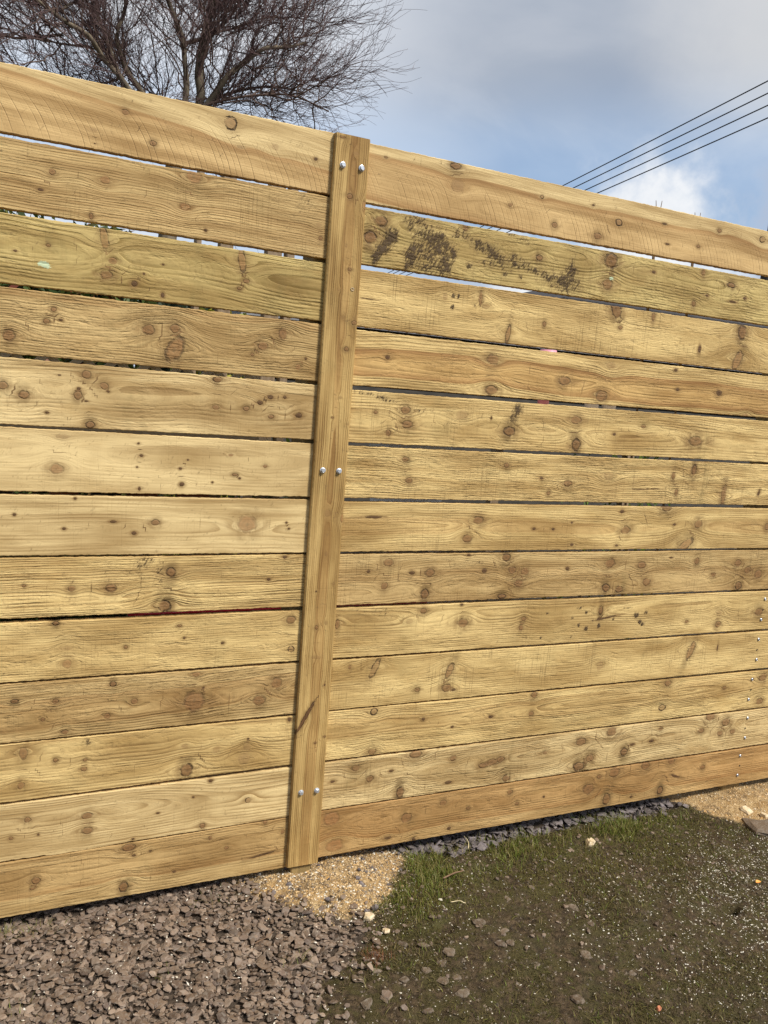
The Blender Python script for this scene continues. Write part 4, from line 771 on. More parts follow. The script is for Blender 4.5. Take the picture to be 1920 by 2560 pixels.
# individual stones lying on the dark soil
M_sunk = stone_mat('muddy_slate', [(.085,.056,.034), (.125,.086,.052), (.15,.106,.068), (.105,.076,.048)])
ST = [(.986,-.371,.016),(1.033,-.398,.019),(1.080,-.450,.022),(1.220,-.376,.024),(1.017,-.534,.025),(1.042,-.592,.021),(.815,-.465,.021),(.866,-.45,.018),(.801,-.552,.023),(.848,-.549,.017),(1.113,-.301,.017),(1.228,-.467,.016),(1.256,-.476,.015),(.994,-.49,.015),(1.043,-.48,.017),(1.057,-.537,.015),(.921,-.505,.017),(.668,-.46,.020),(1.267,-.426,.018),(.758,-.283,.026),(1.588,-.378,.012),(1.530,-.392,.022),(1.529,-.475,.015),(1.424,-.582,.021),(1.501,-.674,.015),(1.300,-.708,.020),(2.034,-.108,.014),(1.278,-.565,.014),(.90,-.40,.020),(.74,-.60,.018),(.93,-.62,.016),(1.36,-.30,.014),(1.46,-.28,.012)]
FEAT = [('the brown twig in the grass', 1.25, -.17), ('the corner of the sand patch', .95, -.25), ('the rusty dead grass tuft', .895, -.405), ('the dark hole in the soil at right', 1.998, -.543), ('the cream knobbly stone', 1.80, -.128), ('the reddish brick fragment', 1.478, -.797), ('the pale straw', 1.21, -.28)]
ORD = ['nearest', 'second nearest', 'third nearest', 'fourth nearest', 'fifth nearest', 'sixth nearest', 'seventh nearest', 'eighth nearest', 'ninth nearest', 'tenth nearest', 'eleventh nearest', 'twelfth nearest', 'thirteenth nearest', 'fourteenth nearest', 'fifteenth nearest']+['%dth nearest' % q for q in range(16, 40)]
STL = [None]*len(ST)
own = [min(range(len(FEAT)), key=lambda j: math.hypot(x-FEAT[j][1], y-FEAT[j][2])) for x, y, s in ST]
for j, (fn, fx, fy) in enumerate(FEAT):
    for r_, i in enumerate(sorted([i for i in range(len(ST)) if own[i] == j], key=lambda i: math.hypot(ST[i][0]-fx, ST[i][1]-fy))):
        STL[i] = 'flat brown slate stone on the dark soil, %s to %s' % (ORD[r_], fn)
for i, (x, y, s) in enumerate(ST):
    V, F, t_ = flakes(1, np.array([[x, y]]), np.array([s]), .17, .07, 9, np.array([s*.04]), 200+i, .72)
    c = V.mean(0); 
    o = mesh('slate_stone', V-c, F, M_sunk, None, False, {'tint': ('FLOAT', np.full(len(V), (i*.37) % 1))}, c)
    tag(o, STL[i], 'stone', 'flat slate stones on the dark soil')
def one_stone(x, y, s, flat, label, m, seed, tilt=.12, name='rock', z=.0, sides=9):
    V, F, t_ = flakes(1, np.array([[x, y]]), np.array([s]), flat, tilt, sides, np.array([z]), seed, .8)
    c = V.mean(0); o = mesh(name, V-c, F, m, None, False, {'tint': ('FLOAT', np.full(len(V), .5))}, c)
    return tag(o, label, 'stone')
M_pale = simple('pale_limestone', (.50,.37,.20), (.70,.58,.40), 60, .85, .004)
M_brick = simple('terracotta', (.40,.14,.065), (.52,.21,.11), 60, .8, .001)
one_stone(1.801, -.128, .024, .55, 'cream knobbly stone sitting in the grass in front of the right-hand boards', M_pale, 301, z=.008)
one_stone(2.478, -.235, .066, .16, 'large flat brown slab at the edge of the sand by the right border', M_sunk, 302, .04, 'stone_slab', .004)
one_stone(2.516, -.131, .026, .35, 'broad pale chip lying on the sand above the brown slab', M_pale, 303, name='stone_chip', z=.006)
one_stone(2.555, -.180, .022, .35, 'whitish chip touching the back of the brown slab', M_pale, 304, name='stone_chip', z=.006)
one_stone(1.478, -.797, .011, .4, 'small reddish brick fragment on the soil near the bottom border', M_brick, 305, name='brick_fragment', z=.003)
one_stone(1.164, -.248, .008, .25, 'round pale wood offcut lying flat on the moss', M_chip, 306, .05, 'wood_offcut', .006)
one_stone(.958, -.320, .013, .5, 'small cream stone at the edge of the dark soil', M_pale, 307, z=.006)
one_stone(.930, -.262, .017, .4, 'cream flake of stone at the front of the sand patch', M_pale, 308, z=.008, name='stone_chip')

# twigs, straw, leaf
def stick(x0, y0, x1, y1, r, m, name, label, bend=.004, z=.010):
    K_ = 8; tt = np.linspace(0, 1, K_); px = x0+(x1-x0)*tt+bend*np.sin(tt*5); py = y0+(y1-y0)*tt+bend*np.cos(tt*4)
    pz = gheight(px, py).max()+z*np.ones(K_)-.003*np.cos(tt*6)
    c = np.array([px.mean(), py.mean(), pz.mean()])
    V, F = tubes((np.stack([px, py, pz], -1)-c)[None], np.linspace(r, r*.6, K_)[None], 6)
    o = mesh(name, V, F, m, None, True, None, c); return tag(o, label, 'twig')
M_twig = simple('dead_twig', (.16,.09,.05), (.24,.15,.09), 90, .8)
M_straw = simple('dry_straw', (.62,.50,.28), (.72,.60,.36), 90, .6)
stick(1.211, -.180, 1.293, -.157, .0028, M_twig, 'twig', 'brown twig lying in the grass right of the sand patch', z=.014)
stick(1.188, -.273, 1.230, -.284, .0015, M_straw, 'straw', 'short pale straw lying on the moss below the brown twig', z=.008)
stick(.60, -.30, .67, -.25, .0012, M_twig, 'stalk', 'thin curved dead stalk arching over the brown gravel', .012, z=.03)
stick(1.375, -.05, 1.405, .03, .0015, M_straw, 'dry_stem', 'pale dry stem leaning over the slate under the boards', z=.02)
V = [(-.010, 0, .002), (-.004, .006, .006), (.004, .0055, .005), (.014, .001, .001), (.003, -.006, .004), (-.005, -.005, .003), (0, 0, .001)]
F = [(6, 0, 1), (6, 1, 2), (6, 2, 3), (6, 3, 4), (6, 4, 5), (6, 5, 0)]
V2 = V+[(a, b, c-.0006) for a, b, c in V]; F2 = F+[(a+7, c+7, b+7) for a, b, c in F]+[(i, i+7, (i+1) % 6+7, (i+1) % 6) for i in range(6)]
o = mesh('fallen_leaf', V2, F2, simple('orange_leaf', (.75,.30,.05), (.85,.42,.10), 80, .6), None, False, None, (2.184, -.478, float(gheight(2.184, -.478))+.006))
tag(o, 'small orange fallen leaf on the soil near the right border', 'leaf')

# ------------------------------------------------------------------ grass and moss
def blades(name, p, hmin, hmax, w, m, seed, label, cat, lean=.5, kind='stuff', segs=3):
    r = np.random.default_rng(seed); n = len(p)
    h = r.uniform(hmin, hmax, n)*r.uniform(.6, 1.0, n); az = r.uniform(0, 6.28, n); ln = r.uniform(.1, 1.0, n)*lean
    t_ = np.linspace(0, 1, segs+1)
    hor = h[:, None]*ln[:, None]*t_[None]**1.8*1.1; ver = h[:, None]*(t_[None]-.35*ln[:, None]*t_[None]**2)
    z0 = gheight(p[:, 0], p[:, 1])-.002
    cx = p[:, :1]+np.cos(az)[:, None]*hor; cy = p[:, 1:2]+np.sin(az)[:, None]*hor; cz = z0[:, None]+ver
    sa = az+np.pi/2+r.normal(0, .5, n); ww = w*r.uniform(.6, 1.3, n)[:, None]*(1-t_[None]*.92)
    ox = np.cos(sa)[:, None]*ww; oy = np.sin(sa)[:, None]*ww
    V = np.stack([np.stack([cx-ox, cy-oy, cz], -1), np.stack([cx+ox, cy+oy, cz], -1)], 2).reshape(-1, 3)
    k = (segs+1)*2; b = np.arange(n)[:, None]*k+np.arange(segs)[None]*2
    F = np.stack([b, b+1, b+3, b+2], -1).reshape(-1, 4)
    o = mesh(name, V, F, m, None, False, {'tint': ('FLOAT', np.repeat(r.uniform(0, 1, n), k))})
    return tag(o, label, cat, None, kind)
def leafy(name, cols, rough=.55):
    def b(t):
        ti = t.n('ShaderNodeAttribute', attribute_name='tint', out='Fac')
        rmp = t.n('ShaderNodeValToRGB', {0: ti}, out=None); e = rmp.color_ramp
        while len(e.elements) < len(cols): e.elements.new(.5)
        for i, c in enumerate(cols): e.elements[i].position = i/(len(cols)-1); e.elements[i].color = tuple(c)+(1,)
        d = bsdf(t, rmp.outputs[0], rough, None, .3)
        tr = t.n('ShaderNodeBsdfTranslucent', [rmp.outputs[0]])
        return t.n('ShaderNodeMixShader', [.3, d, tr])
    return mat(name, b)
M_grass = leafy('green_grass', [(.09,.12,.018), (.15,.20,.03), (.22,.24,.045), (.27,.21,.07), (.12,.14,.022), (.40,.32,.14)])
M_moss = leafy('brown_moss', [(.060,.048,.015), (.11,.092,.024), (.16,.125,.040), (.060,.058,.014), (.10,.075,.03), (.07,.058,.018), (.30,.22,.115)], .8)
M_red = leafy('rusty_dead_grass', [(.20,.075,.028), (.28,.12,.05), (.15,.06,.03)], .8)
def gcond(x, y):
    d = np.zeros_like(x)
    for a, b, r in GREEN: d = np.maximum(d, np.exp(-((x-a)**2+(y-b)**2)/(r*.85)**2))
    return (rng.uniform(0, 1, x.shape) < d*np.clip(.04+2.6*(fbm(x*10, y*10, 55)-.36), 0, 1)) & (regions(x, y)[0] > 0)
blades('grass', scatter(3800, .95, 2.35, -.32, .06, gcond), .014, .050, .0014, M_grass, 31, 'tufts of short green grass growing along the fence on the right', 'grass', .9)
def g2(x, y): return (rng.uniform(0, 1, x.shape) < .15+.85*np.clip((fbm(x*5, y*5, 65)-.42)*4, 0, 1)) & (regions(x, y)[0] > .01) & (regions(x, y)[1] > -.01)
blades('moss', scatter(42000, .5, 2.9, -1.05, -.02, g2), .007, .019, .0014, M_moss, 32, 'low brownish green moss and worn turf over the soil at lower right', 'moss', 1.3, segs=2)
blades('grass', scatter(2600, .8, 2.6, -1.0, -.05, g2), .010, .026, .0013, M_grass, 33, 'sparse thin grass blades in the worn moss', 'grass', 1.3)
blades('grass', np.concatenate([rng.normal((a, b), s, (n, 2)) for a, b, s, n in ((.03, -.02, .03, 90), (.11, -.03, .03, 60), (.36, -.31, .02, 25), (.55, -.05, .03, 40), (.70, -.36, .02, 30), (.05, -.33, .02, 30), (.18, -.46, .03, 60))]), .015, .045, .0012, M_grass, 34, 'few green grass tufts poking through the brown gravel', 'grass', 1.0)
blades('dead_grass_tuft', rng.normal((.895, -.405), .016, (120, 2)), .02, .05, .0009, M_red, 35, 'rusty dead grass tuft at the edge of the gravel', 'grass', .9, kind='stuff')

blades('moss', scatter(9000, .95, 2.35, -.36, -.02, lambda x, y: (rng.uniform(0, 1, x.shape) < .1+1.1*np.clip((fbm(x*8, y*8, 71)-.42)*4, 0, 1)*np.clip((y+.38)*5, 0, 1)) & (regions(x, y)[0] > .0)), .006, .020, .0012, leafy('olive_moss', [(.10,.10,.018), (.16,.15,.028), (.21,.18,.045), (.13,.09,.03)]), 36, 'olive moss patch with brown stalks in front of the slate strip', 'moss', 1.2, segs=2)
p = scatter(5200, .5, 2.9, -1.05, .02, lambda x, y: (regions(x, y)[0] > -.02) & (regions(x, y)[1] > -.04))
grit('soil_crumbs', p, .0015, .0060, stone_mat('soil_crumb', [(.04,.027,.016), (.09,.062,.036), (.17,.125,.082), (.06,.042,.025), (.24,.18,.12)], .9), 26, 'dark brown soil crumbs and grit over the worn ground', 'soil', 1.2, .3)
p = scatter(1800, .50, 1.25, -.33, .08, lambda x, y: (regions(x, y)[0] < .05))
grit('soil_crumbs', p, .0015, .0058, stone_mat('soil_crumb2', [(.10,.065,.034), (.20,.135,.07), (.15,.11,.08), (.30,.22,.14)], .9), 27, 'brown crumbs and small stones mixed into the sand by the batten', 'soil', 1.1, .5)

# ------------------------------------------------------------------ the bare birch behind the fence
M_bark = simple('birch_bark', (.10,.078,.052), (.27,.215,.145), 14, .85, .004, stretch=(1, 1, .5))
M_branch = simple('dark_branch', (.075,.045,.035), (.15,.10,.075), 30, .8, .001)
M_twigs = simple('purple_twigs', (.085,.048,.045), (.14,.085,.078), 20, .7, .0003)
tree = empty('birch_tree', (1.13, 4.5, -.05), 'leafless multi-stemmed birch with dense fine purple-brown twigs rising behind the left of the fence', 'tree')
def child(o, par): o.parent = par; o.matrix_parent_inverse = Matrix.Translation(par.location).inverted(); return o
trng = np.random.default_rng(5)
STEMS = [   # x, z points and start/end radius, depth drift
 ([(1.161,3.124),(1.354,3.46),(1.303,3.613),(1.334,3.879),(1.377,4.051),(1.394,4.247),(1.45,4.7),(1.5,5.2)], .040, .016, .10),
 ([(1.161,3.124),(1.397,3.469),(1.486,3.636),(1.554,3.685),(1.708,3.835),(1.909,3.872),(2.018,3.923)], .030, .010, -.35),
 ([(1.161,3.124),(1.214,3.496),(1.17,3.729),(1.182,3.828),(1.093,3.949),(1.022,4.058),(1.001,4.177),(.96,4.6)], .026, .010, -.20),
 ([(1.182,3.828),(1.366,3.935),(1.531,4.121),(1.629,4.276),(1.75,4.6)], .016, .007, .30),
 ([(1.161,3.124),(.98,3.36),(.921,3.457),(.811,3.584),(.725,3.782),(.729,3.892),(.775,3.949),(.795,4.077),(.83,4.5)], .024, .009, .25),
 ([(1.161,3.124),(.86,3.33),(.751,3.46),(.665,3.644),(.597,3.828),(.471,3.919),(.381,3.881),(.338,3.795)], .026, .007, -.10),
 ([(1.161,3.124),(.86,3.32),(.734,3.472),(.605,3.568),(.516,3.656),(.355,3.694),(.234,3.777),(.102,3.811),(-.014,3.869),(-.3,4.0)], .024, .007, -.35),
 ([(.516,3.656),(.433,3.629),(.327,3.612),(.2,3.60)], .010, .004, -.1),
 ([(1.161,3.124),(1.11,3.538),(.992,3.553),(.894,3.547)], .016, .005, .5),
 ([(1.303,3.613),(1.366,3.92),(1.572,4.018),(1.747,4.101),(1.911,4.133)], .013, .005, -.1),
 ([(1.161,3.124),(1.472,3.551),(1.7,3.666),(1.918,3.731),(2.202,3.758)], .018, .006, .2),
 ([(1.161,3.124),(1.30,3.40),(1.62,3.50),(1.95,3.56),(2.25,3.50)], .014, .005, -.3),
 ([(.597,3.828),(.55,4.1),(.42,4.5),(.3,4.9)], .012, .006, .1),
 ([(1.394,4.247),(1.7,4.6),(2.0,5.0)], .014, .006, .2),
 ([(.355,3.694),(.05,3.55),(-.3,3.6),(-.6,3.75)], .010, .004, -.2),
 ([(1.161,3.124),(.8,3.25),(.3,3.42),(-.15,3.5)], .014, .005, .4),
]
def smooth_path(pts, drift, n):
    p = np.array([(a, 0, b) for a, b in pts], float); m = len(p)
    s = np.r_[0, np.cumsum(np.linalg.norm(np.diff(p, axis=0), axis=1))]
    p[:, 1] = 4.5+drift*s/s[-1]+trng.normal(0, .03, m)*(np.arange(m) > 0)
    u = np.linspace(0, s[-1], n)
    q = np.stack([np.interp(u, s, p[:, k]) for k in range(3)], 1)
    for _ in range(2): q[1:-1] = .25*q[:-2]+.5*q[1:-1]+.25*q[2:]
    return q, s[-1]
vt, ft = tubes(np.array([[(1.10, 4.5, -.15), (1.12, 4.5, .8), (1.09, 4.52, 1.7), (1.13, 4.5, 2.5), (1.161, 4.5, 3.14)]]), np.array([[.10, .085, .075, .068, .058]]), 14)
child(mesh('trunk', vt, ft, M_bark, None, True), tree)
SP = []
for pts, r0, r1, dr in STEMS:
    n = max(8, len(pts)*4); q, L_ = smooth_path(pts, dr, n)
    rad = np.linspace(r0, r1, n)*(1+.10*trng.normal(0, 1, n)*.5)
    v, f = tubes(q[None], rad[None], 8); SP.append((q, L_, r1))
    child(mesh('branch', v, f, M_bark if r0 > .02 else M_branch, None, True), tree)
CC = np.array([1.12, 4.5, 3.15])
def grow(start, d, length, r0, r1, K_=5, curve=.25, up=.15):
    n = len(start); t_ = np.linspace(0, 1, K_)
    bend = trng.normal(0, curve, (n, 3)); bend[:, 2] += up
    w = trng.normal(0, .032, (n, K_, 3))*length[:, None, None]; w[:, 0] = 0
    P_ = start[:, None]+d[:, None]*(length[:, None]*t_)[..., None]+bend[:, None]*(length[:, None]*t_**2)[..., None]*.5+w
    return P_, r0[:, None]*(1-t_)+r1[:, None]*t_
def unit(v): return v/(np.linalg.norm(v, axis=-1, keepdims=True)+1e-9)
st, dr_, ln = [], [], []
for q, L_, r1 in SP:
    k = int(8+L_*15)
    ii_ = (trng.uniform(.15, 1, k)**.8*(len(q)-1)).astype(int)
    s0 = q[ii_]; out = unit(s0-CC); tan = unit(q[np.minimum(ii_+1, len(q)-1)]-q[np.maximum(ii_-1, 0)])
    d = unit(out*.40+tan*.35+trng.normal(0, .62, (k, 3))+np.array([0, 0, .22]))
    st.append(s0); dr_.append(d); ln.append(trng.uniform(.30, .85, k)*np.where(d[:, 0] > .3, .78, 1.0)*np.clip(1.25-.45*np.clip(s0[:, 0]-1.5, 0, 1), .6, 1))
s1 = np.concatenate(st); d1 = np.concatenate(dr_); l1 = np.concatenate(ln)
P1, R1_ = grow(s1, d1, l1, np.full(len(s1), .0060), np.full(len(s1), .0020), 7, .25, .15)
def spawn(P_, per, spread, lo, hi, outw):
    n, K_, _ = P_.shape; i = np.repeat(np.arange(n), per); t_ = trng.uniform(.12, 1, len(i))*(K_-1)
    k = np.minimum(t_.astype(int), K_-2); fr = (t_-k)[:, None]
    s = P_[i, k]*(1-fr)+P_[i, k+1]*fr; tan = unit(P_[i, k+1]-P_[i, k])
    d = unit(tan+trng.normal(0, spread, s.shape)+unit(s-CC)*outw)
    return s, d, trng.uniform(lo, hi, len(i))
s2, d2, l2 = spawn(P1, 9, .50, .20, .55, .30)
P2, R2_ = grow(s2, d2, l2, np.full(len(s2), .0022), np.full(len(s2), .0011), 5, .3, .12)
s3, d3, l3 = spawn(P2, 6, .60, .05, .20, .2)
P3, R3_ = grow(s3, d3, l3, np.full(len(s3), .0013), np.full(len(s3), .0008), 4, .35, .12)
for nm, P_, R_, sd_, lb in (('bough', P1, R1_, 5, None), ('twigs', P2, R2_, 3, None), ('fine_twigs', P3, R3_, 3, None)):
    v, f = tubes(P_, R_, sd_)
    o = mesh(nm if nm != 'bough' else 'boughs', v, f, M_branch if nm == 'bough' else M_twigs, None, False); child(o, tree); o['kind'] = 'stuff'

# ------------------------------------------------------------------ telegraph pole and wires
M_pole = simple('tarred_pole', (.030,.024,.022), (.06,.05,.045), 20, .9, .002, stretch=(1, 1, .2))
M_black = simple('black_iron', (.02,.02,.022), (.035,.035,.038), 40, .5)
PX, PY = 16.50, 12.58
pole = empty('telegraph_pole', (PX, PY, 0), 'dark telegraph pole at the right border carrying four stacked wires', 'pole')
v, f = tubes(np.array([[(PX, PY, -.2), (PX, PY, 4.), (PX, PY, 9.9)]]), np.array([[.16, .145, .115]]), 16)
child(mesh('shaft', v, f, M_pole, None, True), pole)
WXp = 16.02
WH = [1.41+7.86, 1.41+7.57, 1.41+7.285, 1.41+6.99]
for i, z in enumerate(WH):
    v, f = merge([bevel_box(WXp-.03, PX, PY-.025, PY+.025, z-.10, z-.05, .008), lathe([(0, z-.06), (.045, z-.055), (.05, z-.02), (.03, z-.005), (.045, z+.03), (.03, z+.06), (0, z+.065)], 12, WXp, PY)])
    child(mesh('insulator_bracket', v, f, M_black), pole)
WN = ['highest of the four parallel dark wires crossing the sky at right', 'second wire from the top of the four crossing the sky at right', 'third wire from the top of the four crossing the sky at right', 'lowest of the four parallel dark wires crossing the sky at right']
for i, z in enumerate(WH):
    s = np.linspace(0, 55, 40); sl = (.105, .098, .092, .086)[i]
    P_ = np.stack([np.full(40, WXp), PY+s, z-sl*s-.003*s*(55-s)*.12], -1)
    P_ = np.concatenate([np.array([[WXp, PY, z]]), P_[1:]])
    v, f = tubes(P_[None], np.full((1, 40), .0155), 5); o = mesh('overhead_wire', v-P_[0], f, M_black, None, True, None, P_[0])
    tag(o, WN[i], 'wire', 'overhead wires at the right')

# ------------------------------------------------------------------ house beyond the garden
M_render = simple('grey_render', (.42,.40,.37), (.50,.48,.45), 8, .9)
M_tiles = simple('dark_roof_tiles', (.035,.033,.035), (.065,.06,.06), 10, .8, .01)
M_white = simple('white_board', (.70,.70,.70), (.78,.78,.78), 8, .5)
house = empty('bungalow', (12.5, 12, 0), 'dark-roofed bungalow with white fascia boards glimpsed through the upper gaps at right', 'house')
HX0, HX1, HY0, HY1, EZ, RZz = 8.1, 19.0, 9.3, 16.5, 3.02, 4.02
v, f = box(HX0+.35, HX1-.35, HY0+.35, HY1-.35, -.3, EZ); child(mesh('wall', v, f, M_render), house)
ym = (HY0+HY1)/2
v = [(HX0, HY0, EZ), (HX1, HY0, EZ), (HX1, HY1, EZ), (HX0, HY1, EZ), (HX0+4.6, ym, RZz+.5), (HX1-4.6, ym, RZz+.5)]
f = [(0, 1, 5, 4), (1, 2, 5), (2, 3, 4, 5), (3, 0, 4), (0, 3, 2, 1)]
rf = child(mesh('roof', v, f, M_tiles), house)
rows = []
for k in range(1, 9):
    t_ = k/9; a = np.array(v[0])*(1-t_)+np.array(v[4])*t_; b = np.array(v[1])*(1-t_)+np.array(v[5])*t_
    rows.append(box(a[0], b[0], a[1]-.03, a[1]+.10, a[2]+.004, a[2]+.045))
vv, ff = merge(rows); o = mesh('tile_courses', vv, ff, M_tiles); child(o, house)
vv, ff = merge([box(HX0-.02, HX1+.02, HY0-.03, HY0-.003, EZ-.17, EZ+.02), box(HX0-.03, HX0-.003, HY0, HY1, EZ-.17, EZ+.02)]); child(mesh('fascia', vv, ff, M_white), house)
M_glass = simple('dark_window_glass', (.03,.035,.04), (.05,.055,.06), 3, .1, 0.0, .5)
for wx in (9.3, 12.6, 16.0):
    vv, ff = box(wx-.8, wx+.8, HY0+.31, HY0+.345, 1.0, 2.2); w = child(mesh('window', vv, ff, M_white), house)
    for sx_ in (-.38, .38):
        vv, ff = box(wx+sx_-.33, wx+sx_+.33, HY0+.295, HY0+.308, 1.1, 2.1); o = mesh('pane', vv, ff, M_glass); o.parent = w; 
# ------------------------------------------------------------------ hedges and shrubs behind
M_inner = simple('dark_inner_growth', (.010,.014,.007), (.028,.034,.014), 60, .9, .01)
def leafmass(name, n, lo, hi, topf, size, m, seed, label, cat, core=False):
    r = np.random.default_rng(seed)
    p = np.stack([r.uniform(lo[k], hi[k], n) for k in range(3)], -1)
    top = topf(p[:, 0], p[:, 1]); p = p[p[:, 2] < top]; n = len(p)
    shell = r.uniform(0, 1, n) < .45
    p[:, 1] = np.where(shell, lo[1]+.10*r.uniform(0, 1, n)*(1+fbm(p[:, 0]*6, p[:, 2]*6, seed)), p[:, 1])
    a = r.normal(0, 1, (n, 3)); a = unit(a); b = unit(np.cross(a, r.normal(0, 1, (n, 3)))); s = size*r.uniform(.6, 1.3, (n, 1))
    V = np.stack([p-a*s, p+b*s*.42, p+a*s, p-b*s*.42], 1).reshape(-1, 3)
    F = np.arange(n*4).reshape(-1, 4)
    c = np.array([(lo[0]+hi[0])/2, (lo[1]+hi[1])/2, -.03])
    root = empty(name, c, label, cat)
    o = child(mesh('foliage', V, F, m, None, False, {'tint': ('FLOAT', np.repeat(r.uniform(0, 1, n), 4))}), root); o['kind'] = 'stuff'
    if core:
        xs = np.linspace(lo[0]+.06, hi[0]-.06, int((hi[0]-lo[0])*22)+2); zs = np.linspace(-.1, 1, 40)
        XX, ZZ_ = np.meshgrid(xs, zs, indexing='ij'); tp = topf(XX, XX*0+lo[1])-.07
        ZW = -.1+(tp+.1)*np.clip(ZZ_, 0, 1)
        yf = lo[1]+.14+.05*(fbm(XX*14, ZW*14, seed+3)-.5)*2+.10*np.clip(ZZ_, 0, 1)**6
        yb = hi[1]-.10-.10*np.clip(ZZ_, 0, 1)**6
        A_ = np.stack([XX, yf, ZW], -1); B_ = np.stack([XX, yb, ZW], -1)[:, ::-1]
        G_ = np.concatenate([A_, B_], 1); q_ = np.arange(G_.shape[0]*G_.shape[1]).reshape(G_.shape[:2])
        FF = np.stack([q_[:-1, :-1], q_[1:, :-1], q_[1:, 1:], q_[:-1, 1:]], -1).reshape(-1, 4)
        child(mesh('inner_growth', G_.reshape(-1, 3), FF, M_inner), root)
    sp = []
    for k in range(max(2, int((hi[0]-lo[0])*3))):
        x = lo[0]+(k+.5)*(hi[0]-lo[0])/max(2, int((hi[0]-lo[0])*3)); y = (lo[1]+hi[1])/2
        sp.append([(x, y, -.1), (x+.03, y+.02, .5*hi[2]), (x-.04, y, .9*hi[2])])
    v, f = tubes(np.array(sp), np.tile(np.array([[.018, .012, .004]]), (len(sp), 1)), 5); child(mesh('stem', v, f, M_branch), root)
    return root
M_hedge = leafy('hedge_leaves', [(.03,.055,.012), (.05,.085,.018), (.09,.13,.03), (.16,.17,.04), (.24,.22,.07), (.18,.03,.02)])
M_dkhedge = leafy('dark_conifer', [(.012,.022,.010), (.02,.035,.014), (.03,.05,.02)])
M_yshrub = leafy('golden_shrub', [(.30,.28,.03), (.42,.36,.04), (.16,.20,.03), (.55,.48,.08)])
M_gshrub = leafy('bright_green_shrub', [(.08,.16,.02), (.14,.22,.03), (.05,.11,.02)])
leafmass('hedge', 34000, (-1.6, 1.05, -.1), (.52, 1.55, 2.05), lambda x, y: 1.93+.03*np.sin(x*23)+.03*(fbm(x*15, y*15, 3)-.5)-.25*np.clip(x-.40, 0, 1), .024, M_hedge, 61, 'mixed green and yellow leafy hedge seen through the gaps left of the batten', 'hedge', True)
leafmass('golden_shrub', 5000, (.60, 1.10, -.1), (.98, 1.5, 1.70), lambda x, y: 1.69-.5*(x-.78)**2*4, .018, M_yshrub, 62, 'golden-leaved shrub showing in the third gap just left of the batten', 'shrub')
leafmass('green_shrub', 3500, (.60, .55, -.1), (.96, .85, 1.24), lambda x, y: 1.235-.3*(x-.78)**2*4, .014, M_gshrub, 63, 'low bright green shrub visible in the gap beside the batten at mid height', 'shrub')
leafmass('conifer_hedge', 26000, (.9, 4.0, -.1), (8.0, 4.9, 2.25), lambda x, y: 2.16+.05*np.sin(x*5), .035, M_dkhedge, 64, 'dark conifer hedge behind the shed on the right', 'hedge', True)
leafmass('low_green_plant', 1500, (2.50, .95, -.1), (3.05, 1.25, 1.20), lambda x, y: 1.195+0*x, .016, M_gshrub, 65, 'green plant peeping through the middle gap near the right border', 'plant')

# wooden uprights of a plant support
M_old = simple('weathered_wood', (.22,.155,.095), (.32,.24,.16), 14, .85, .001, stretch=(6, 6, 1))
for i, (x, w) in enumerate(((.562, .009), (.652, .022), (.812, .026), (.868, .014))):
    v, f = bevel_box(-w, w, -.02, .02, -.25, 2.12, .003)
    o = mesh('garden_post', v, f, M_old, None, False, None, (x, .62, 0))
    tag(o, ['thin brown upright farthest left in the second gap behind the batten side', 'brown wooden upright behind the fence, second from the left', 'widest brown upright just left of the batten behind the fence', 'brown upright hidden mostly behind the batten'][i], 'post', 'uprights behind the fence')
# trellis
M_cream = simple('cream_lath', (.78,.70,.56), (.84,.77,.64), 20, .8, .001)
tre = empty('trellis', (.30, .36, 0), 'cream diagonal lattice trellis glimpsed in the fourth gap left of the batten', 'trellis')
T0, T1, B0, B1 = -.75, .70, 1.20, 1.50
def lath(x0, z0, x1, z1, y, w=.010, th=.005):
    d = np.array([x1-x0, z1-z0]); L_ = np.hypot(*d); d /= L_; n_ = np.array([-d[1], d[0]])*w
    v = [(x+sx*n_[0], y+yy, z+sx*n_[1]) for (x, z) in ((x0, z0), (x1, z1)) for sx in (-1, 1) for yy in (0, th)]
    f = [(0, 1, 3, 2), (4, 6, 7, 5), (0, 4, 5, 1), (2, 3, 7, 6), (0, 2, 6, 4), (1, 5, 7, 3)]; return v, f
k = T0-.3
while k < T1:
    for sg, y in ((1, .355), (-1, .361)):
        xa_, xb_ = (k, k+.30) if sg > 0 else (k+.30, k)
        p0 = [xa_, B0]; p1 = [xb_, B1]
        def clipx(p, q):
            if p[0] < T0 or p[0] > T1:
                e = T0 if p[0] < T0 else T1; t_ = (e-p[0])/(q[0]-p[0]); return [e, p[1]+(q[1]-p[1])*t_]
            return p
        if max(p0[0], p1[0]) <= T0 or min(p0[0], p1[0]) >= T1: continue
        p0, p1 = clipx(p0, p1), clipx(p1, p0)
        v, f = lath(*p0, *p1, y); child(mesh('lath', v, f, M_cream), tre)
    k += .092
for z0, z1 in ((1.185, 1.262), (1.495, 1.52)):
    v, f = box(T0-.02, T1+.02, .345, .354, z0, z1); child(mesh('rail', v, f, M_cream), tre)
for x in (T0, T1):
    v, f = box(x-.015, x+.015, .366, .395, -.2, 1.53); child(mesh('upright', v, f, M_cream), tre)
